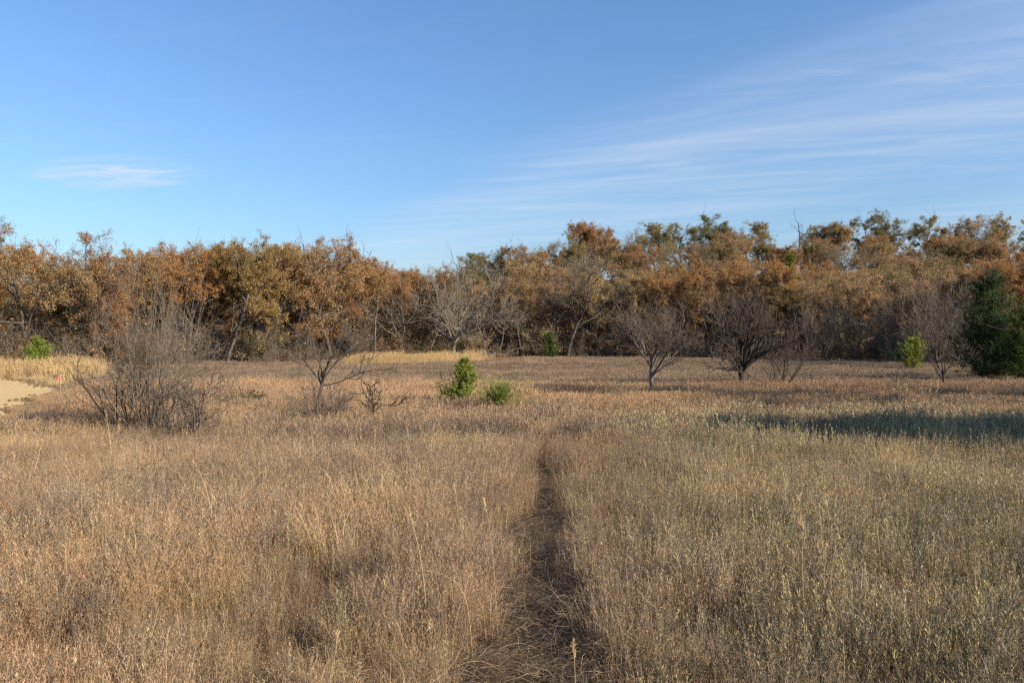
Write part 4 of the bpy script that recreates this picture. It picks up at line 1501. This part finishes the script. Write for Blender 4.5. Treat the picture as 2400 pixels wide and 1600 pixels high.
    info = {('bluestem', 'near'): ('bluestem_grass', 'fine tan and reddish bunch grass of the near field', 'grass'), ('bluestem', 'far'): ('bluestem_grass', 'orange-tan bunch grass of the far field', 'grass'),
            ('forb', 'near'): ('dried_weeds', 'grey-brown dried branching weeds of the near field', 'weeds'), ('forb', 'far'): ('dried_weeds', 'grey-mauve dried weeds of the far field', 'weeds'),
            ('greenweed', 'near'): ('pale_weeds', 'pale green upright weeds right of the footpath', 'weeds'), ('greenweed', 'far'): ('pale_weeds', 'pale green weeds in and behind the shade band', 'weeds'),
            ('low', 'near'): ('low_grass', 'short curled grass under the near stand', 'grass'), ('low', 'far'): ('low_grass', 'short curled grass under the far stand', 'grass'),
            ('straw', 'near'): ('straw_grass', 'scattered pale tall straw grass in the near field', 'grass'), ('straw', 'far'): ('straw_grass', 'tall pale yellow straw grass before the wood', 'grass'),
            ('trampled', 'near'): ('trampled_grass', 'flattened dry grass on the footpath and its rims', 'grass')}
    for key, L_ in out.items():
        x = np.concatenate([a[0] for a in L_])
        y = np.concatenate([a[1] for a in L_])
        s = np.concatenate([a[2] for a in L_])
        t = np.concatenate([a[3] for a in L_])
        pts = np.stack([x, y, terrain(x, y)], -1)
        nm, lab, cat = info[key]
        scatter(nm, P[key], pts, s, t, lab, cat)


reseed(210)
grow_field()


reseed(211)
# ------------------------------------------------------------------ single tall stalks that stand out
def stalk(pts2, d, w, label, plume=0.24, color=(0.50, 0.35, 0.17)):
    w *= 0.6
    d = min(d, 1e9) if pts2[0][1] < 1000 else 1.82 * FPX / (pts2[0][1] - HZ)
    """pts2: photo-measured bend of the stalk as (px, py), turned into its real shape at distance d"""
    base = at(pts2[0][0], d)
    pts = []
    for k, (px, py) in enumerate(pts2):
        pts.append(((px - pts2[0][0]) / FPX * d, 0.05 * k, CAMZ + (HZ - py) / FPX * d - base.z))
    pts = [(0.02 - 0.15 * (pts[1][0] - pts[0][0]), 0, -0.05)] + pts
    P = np.array(pts)
    # smooth resample
    t = np.linspace(0, len(P) - 1, 14)
    Q = np.stack([np.interp(t, np.arange(len(P)), P[:, c]) for c in range(3)], -1)
    for _ in range(2):
        Q[1:-1] = 0.25 * Q[:-2] + 0.5 * Q[1:-1] + 0.25 * Q[2:]
    e = empty('grass_stalk', base)
    tag(e, label, 'grass stalk', 'single tall straw stalks')
    g = Geo()
    g.tubes(Q[None], (w * np.linspace(1, 0.45, 14))[None], 5)
    obj('stem', g.mesh('stem', M_STALK), e, color)
    g = Geo()
    k = 70
    tt = rng.uniform(1 - plume, 1, k) * 12.999
    i = tt.astype(int)
    f = (tt - i)[:, None]
    pos = Q[i] * (1 - f) + Q[i + 1] * f
    dr = nrm(Q[i + 1] - Q[i]) + rng.normal(size=(k, 3)) * 0.25
    g.leaves(pos, dr, rng.uniform(0.02, 0.045, k), np.full(k, w * 1.3), rng.random(k))
    obj('seed_head', g.mesh('seed_head', M_STALK), e, color)


for pts, d, w, lab in [
    ([(858, 1080), (858, 1030), (859, 985)], 12.5, 0.006, 'straight lone straw stalk standing upright left of centre below the sapling'),
    ([(425, 1108), (408, 1085), (350, 1064), (322, 1072), (303, 1090)], 9.0, 0.005, 'straw stalk arched over to the left in the near left field'),
    ([(488, 1185), (474, 1140), (452, 1090), (430, 1064)], 7.6, 0.006, 'long straw stalk leaning left in the near left field'),
    ([(545, 1180), (556, 1140), (563, 1115), (592, 1090)], 7.8, 0.004, 'kinked thin stalk with a dark bent tip in the near left field'),
    ([(603, 1165), (604, 1120), (604, 1080)], 8.2, 0.0035, 'thin straight stalk right of the kinked one'),
    ([(1075, 1370), (1040, 1335), (995, 1322), (936, 1325)], 5.0, 0.006, 'straw stalk bent flat to the left beside the footpath'),
    ([(976, 1345), (962, 1270), (945, 1215), (934, 1180)], 5.6, 0.005, 'straw stalk with a thick head leaning left, left of the footpath'),
    ([(1137, 1340), (1130, 1260), (1120, 1195), (1110, 1160)], 6.0, 0.005, 'tall straw stalk just left of the footpath'),
    ([(1052, 1180), (1048, 1150), (1040, 1120)], 7.5, 0.004, 'short pale stalk in the stand above the bent one'),
    ([(312, 1270), (305, 1240), (290, 1200)], 6.2, 0.005, 'short orange straw stalk low in the left foreground'),
    ([(148, 955), (145, 920), (150, 900)], 20.0, 0.010, 'left one of two pale stalks before the pink flag'),
    ([(153, 955), (155, 930), (160, 908)], 20.3, 0.009, 'right one of two pale stalks before the pink flag'),
    ([(1322, 1600), (1322, 1540), (1321, 1490)], 4.2, 0.004, 'stiff upright stalk at the bottom edge right of the footpath'),
    ([(755, 1560), (768, 1500), (765, 1470)], 4.3, 0.004, 'upright tan stalk at the bottom edge left of the footpath'),
    ([(1693, 945), (1690, 925), (1688, 895)], 20.0, 0.008, 'orange stalk standing before the broad bare tree'),
    ([(1770, 935), (1766, 915), (1764, 890)], 21.5, 0.008, 'orange stalk right of the trunk of the broad bare tree'),
    ([(1973, 935), (1970, 915), (1963, 890)], 21.5, 0.008, 'orange stalk in the dark grass below the grey trees')]:
    stalk(pts, d, w, lab)

# leaning pale tussock at the right, and two near pale tussocks
for px, d, H, ln, lab in [(2215, 17.5, 0.75, 0.5, 'pale tussock leaning left in the shaded grass at the right'), (835, 9.6, 0.62, 0.25, 'pale gold tussock in the near field left of the footpath'),
                          (765, 7.9, 0.55, 0.3, 'small pale tussock above the dark hollow left of the footpath')]:
    g, _ = blades(90, 0.28, H * 0.7, H * 1.35, 0.35, 0.7, 0.006, 6)
    for v in g.V:
        v[:, 0] -= ln * v[:, 2] ** 1.3
    o = obj('grass_tussock', g.mesh('grass_tussock', M_STALK), None, (0.60, 0.43, 0.24))
    o.location = at(px, d)
    tag(o, lab, 'grass', kind='stuff')
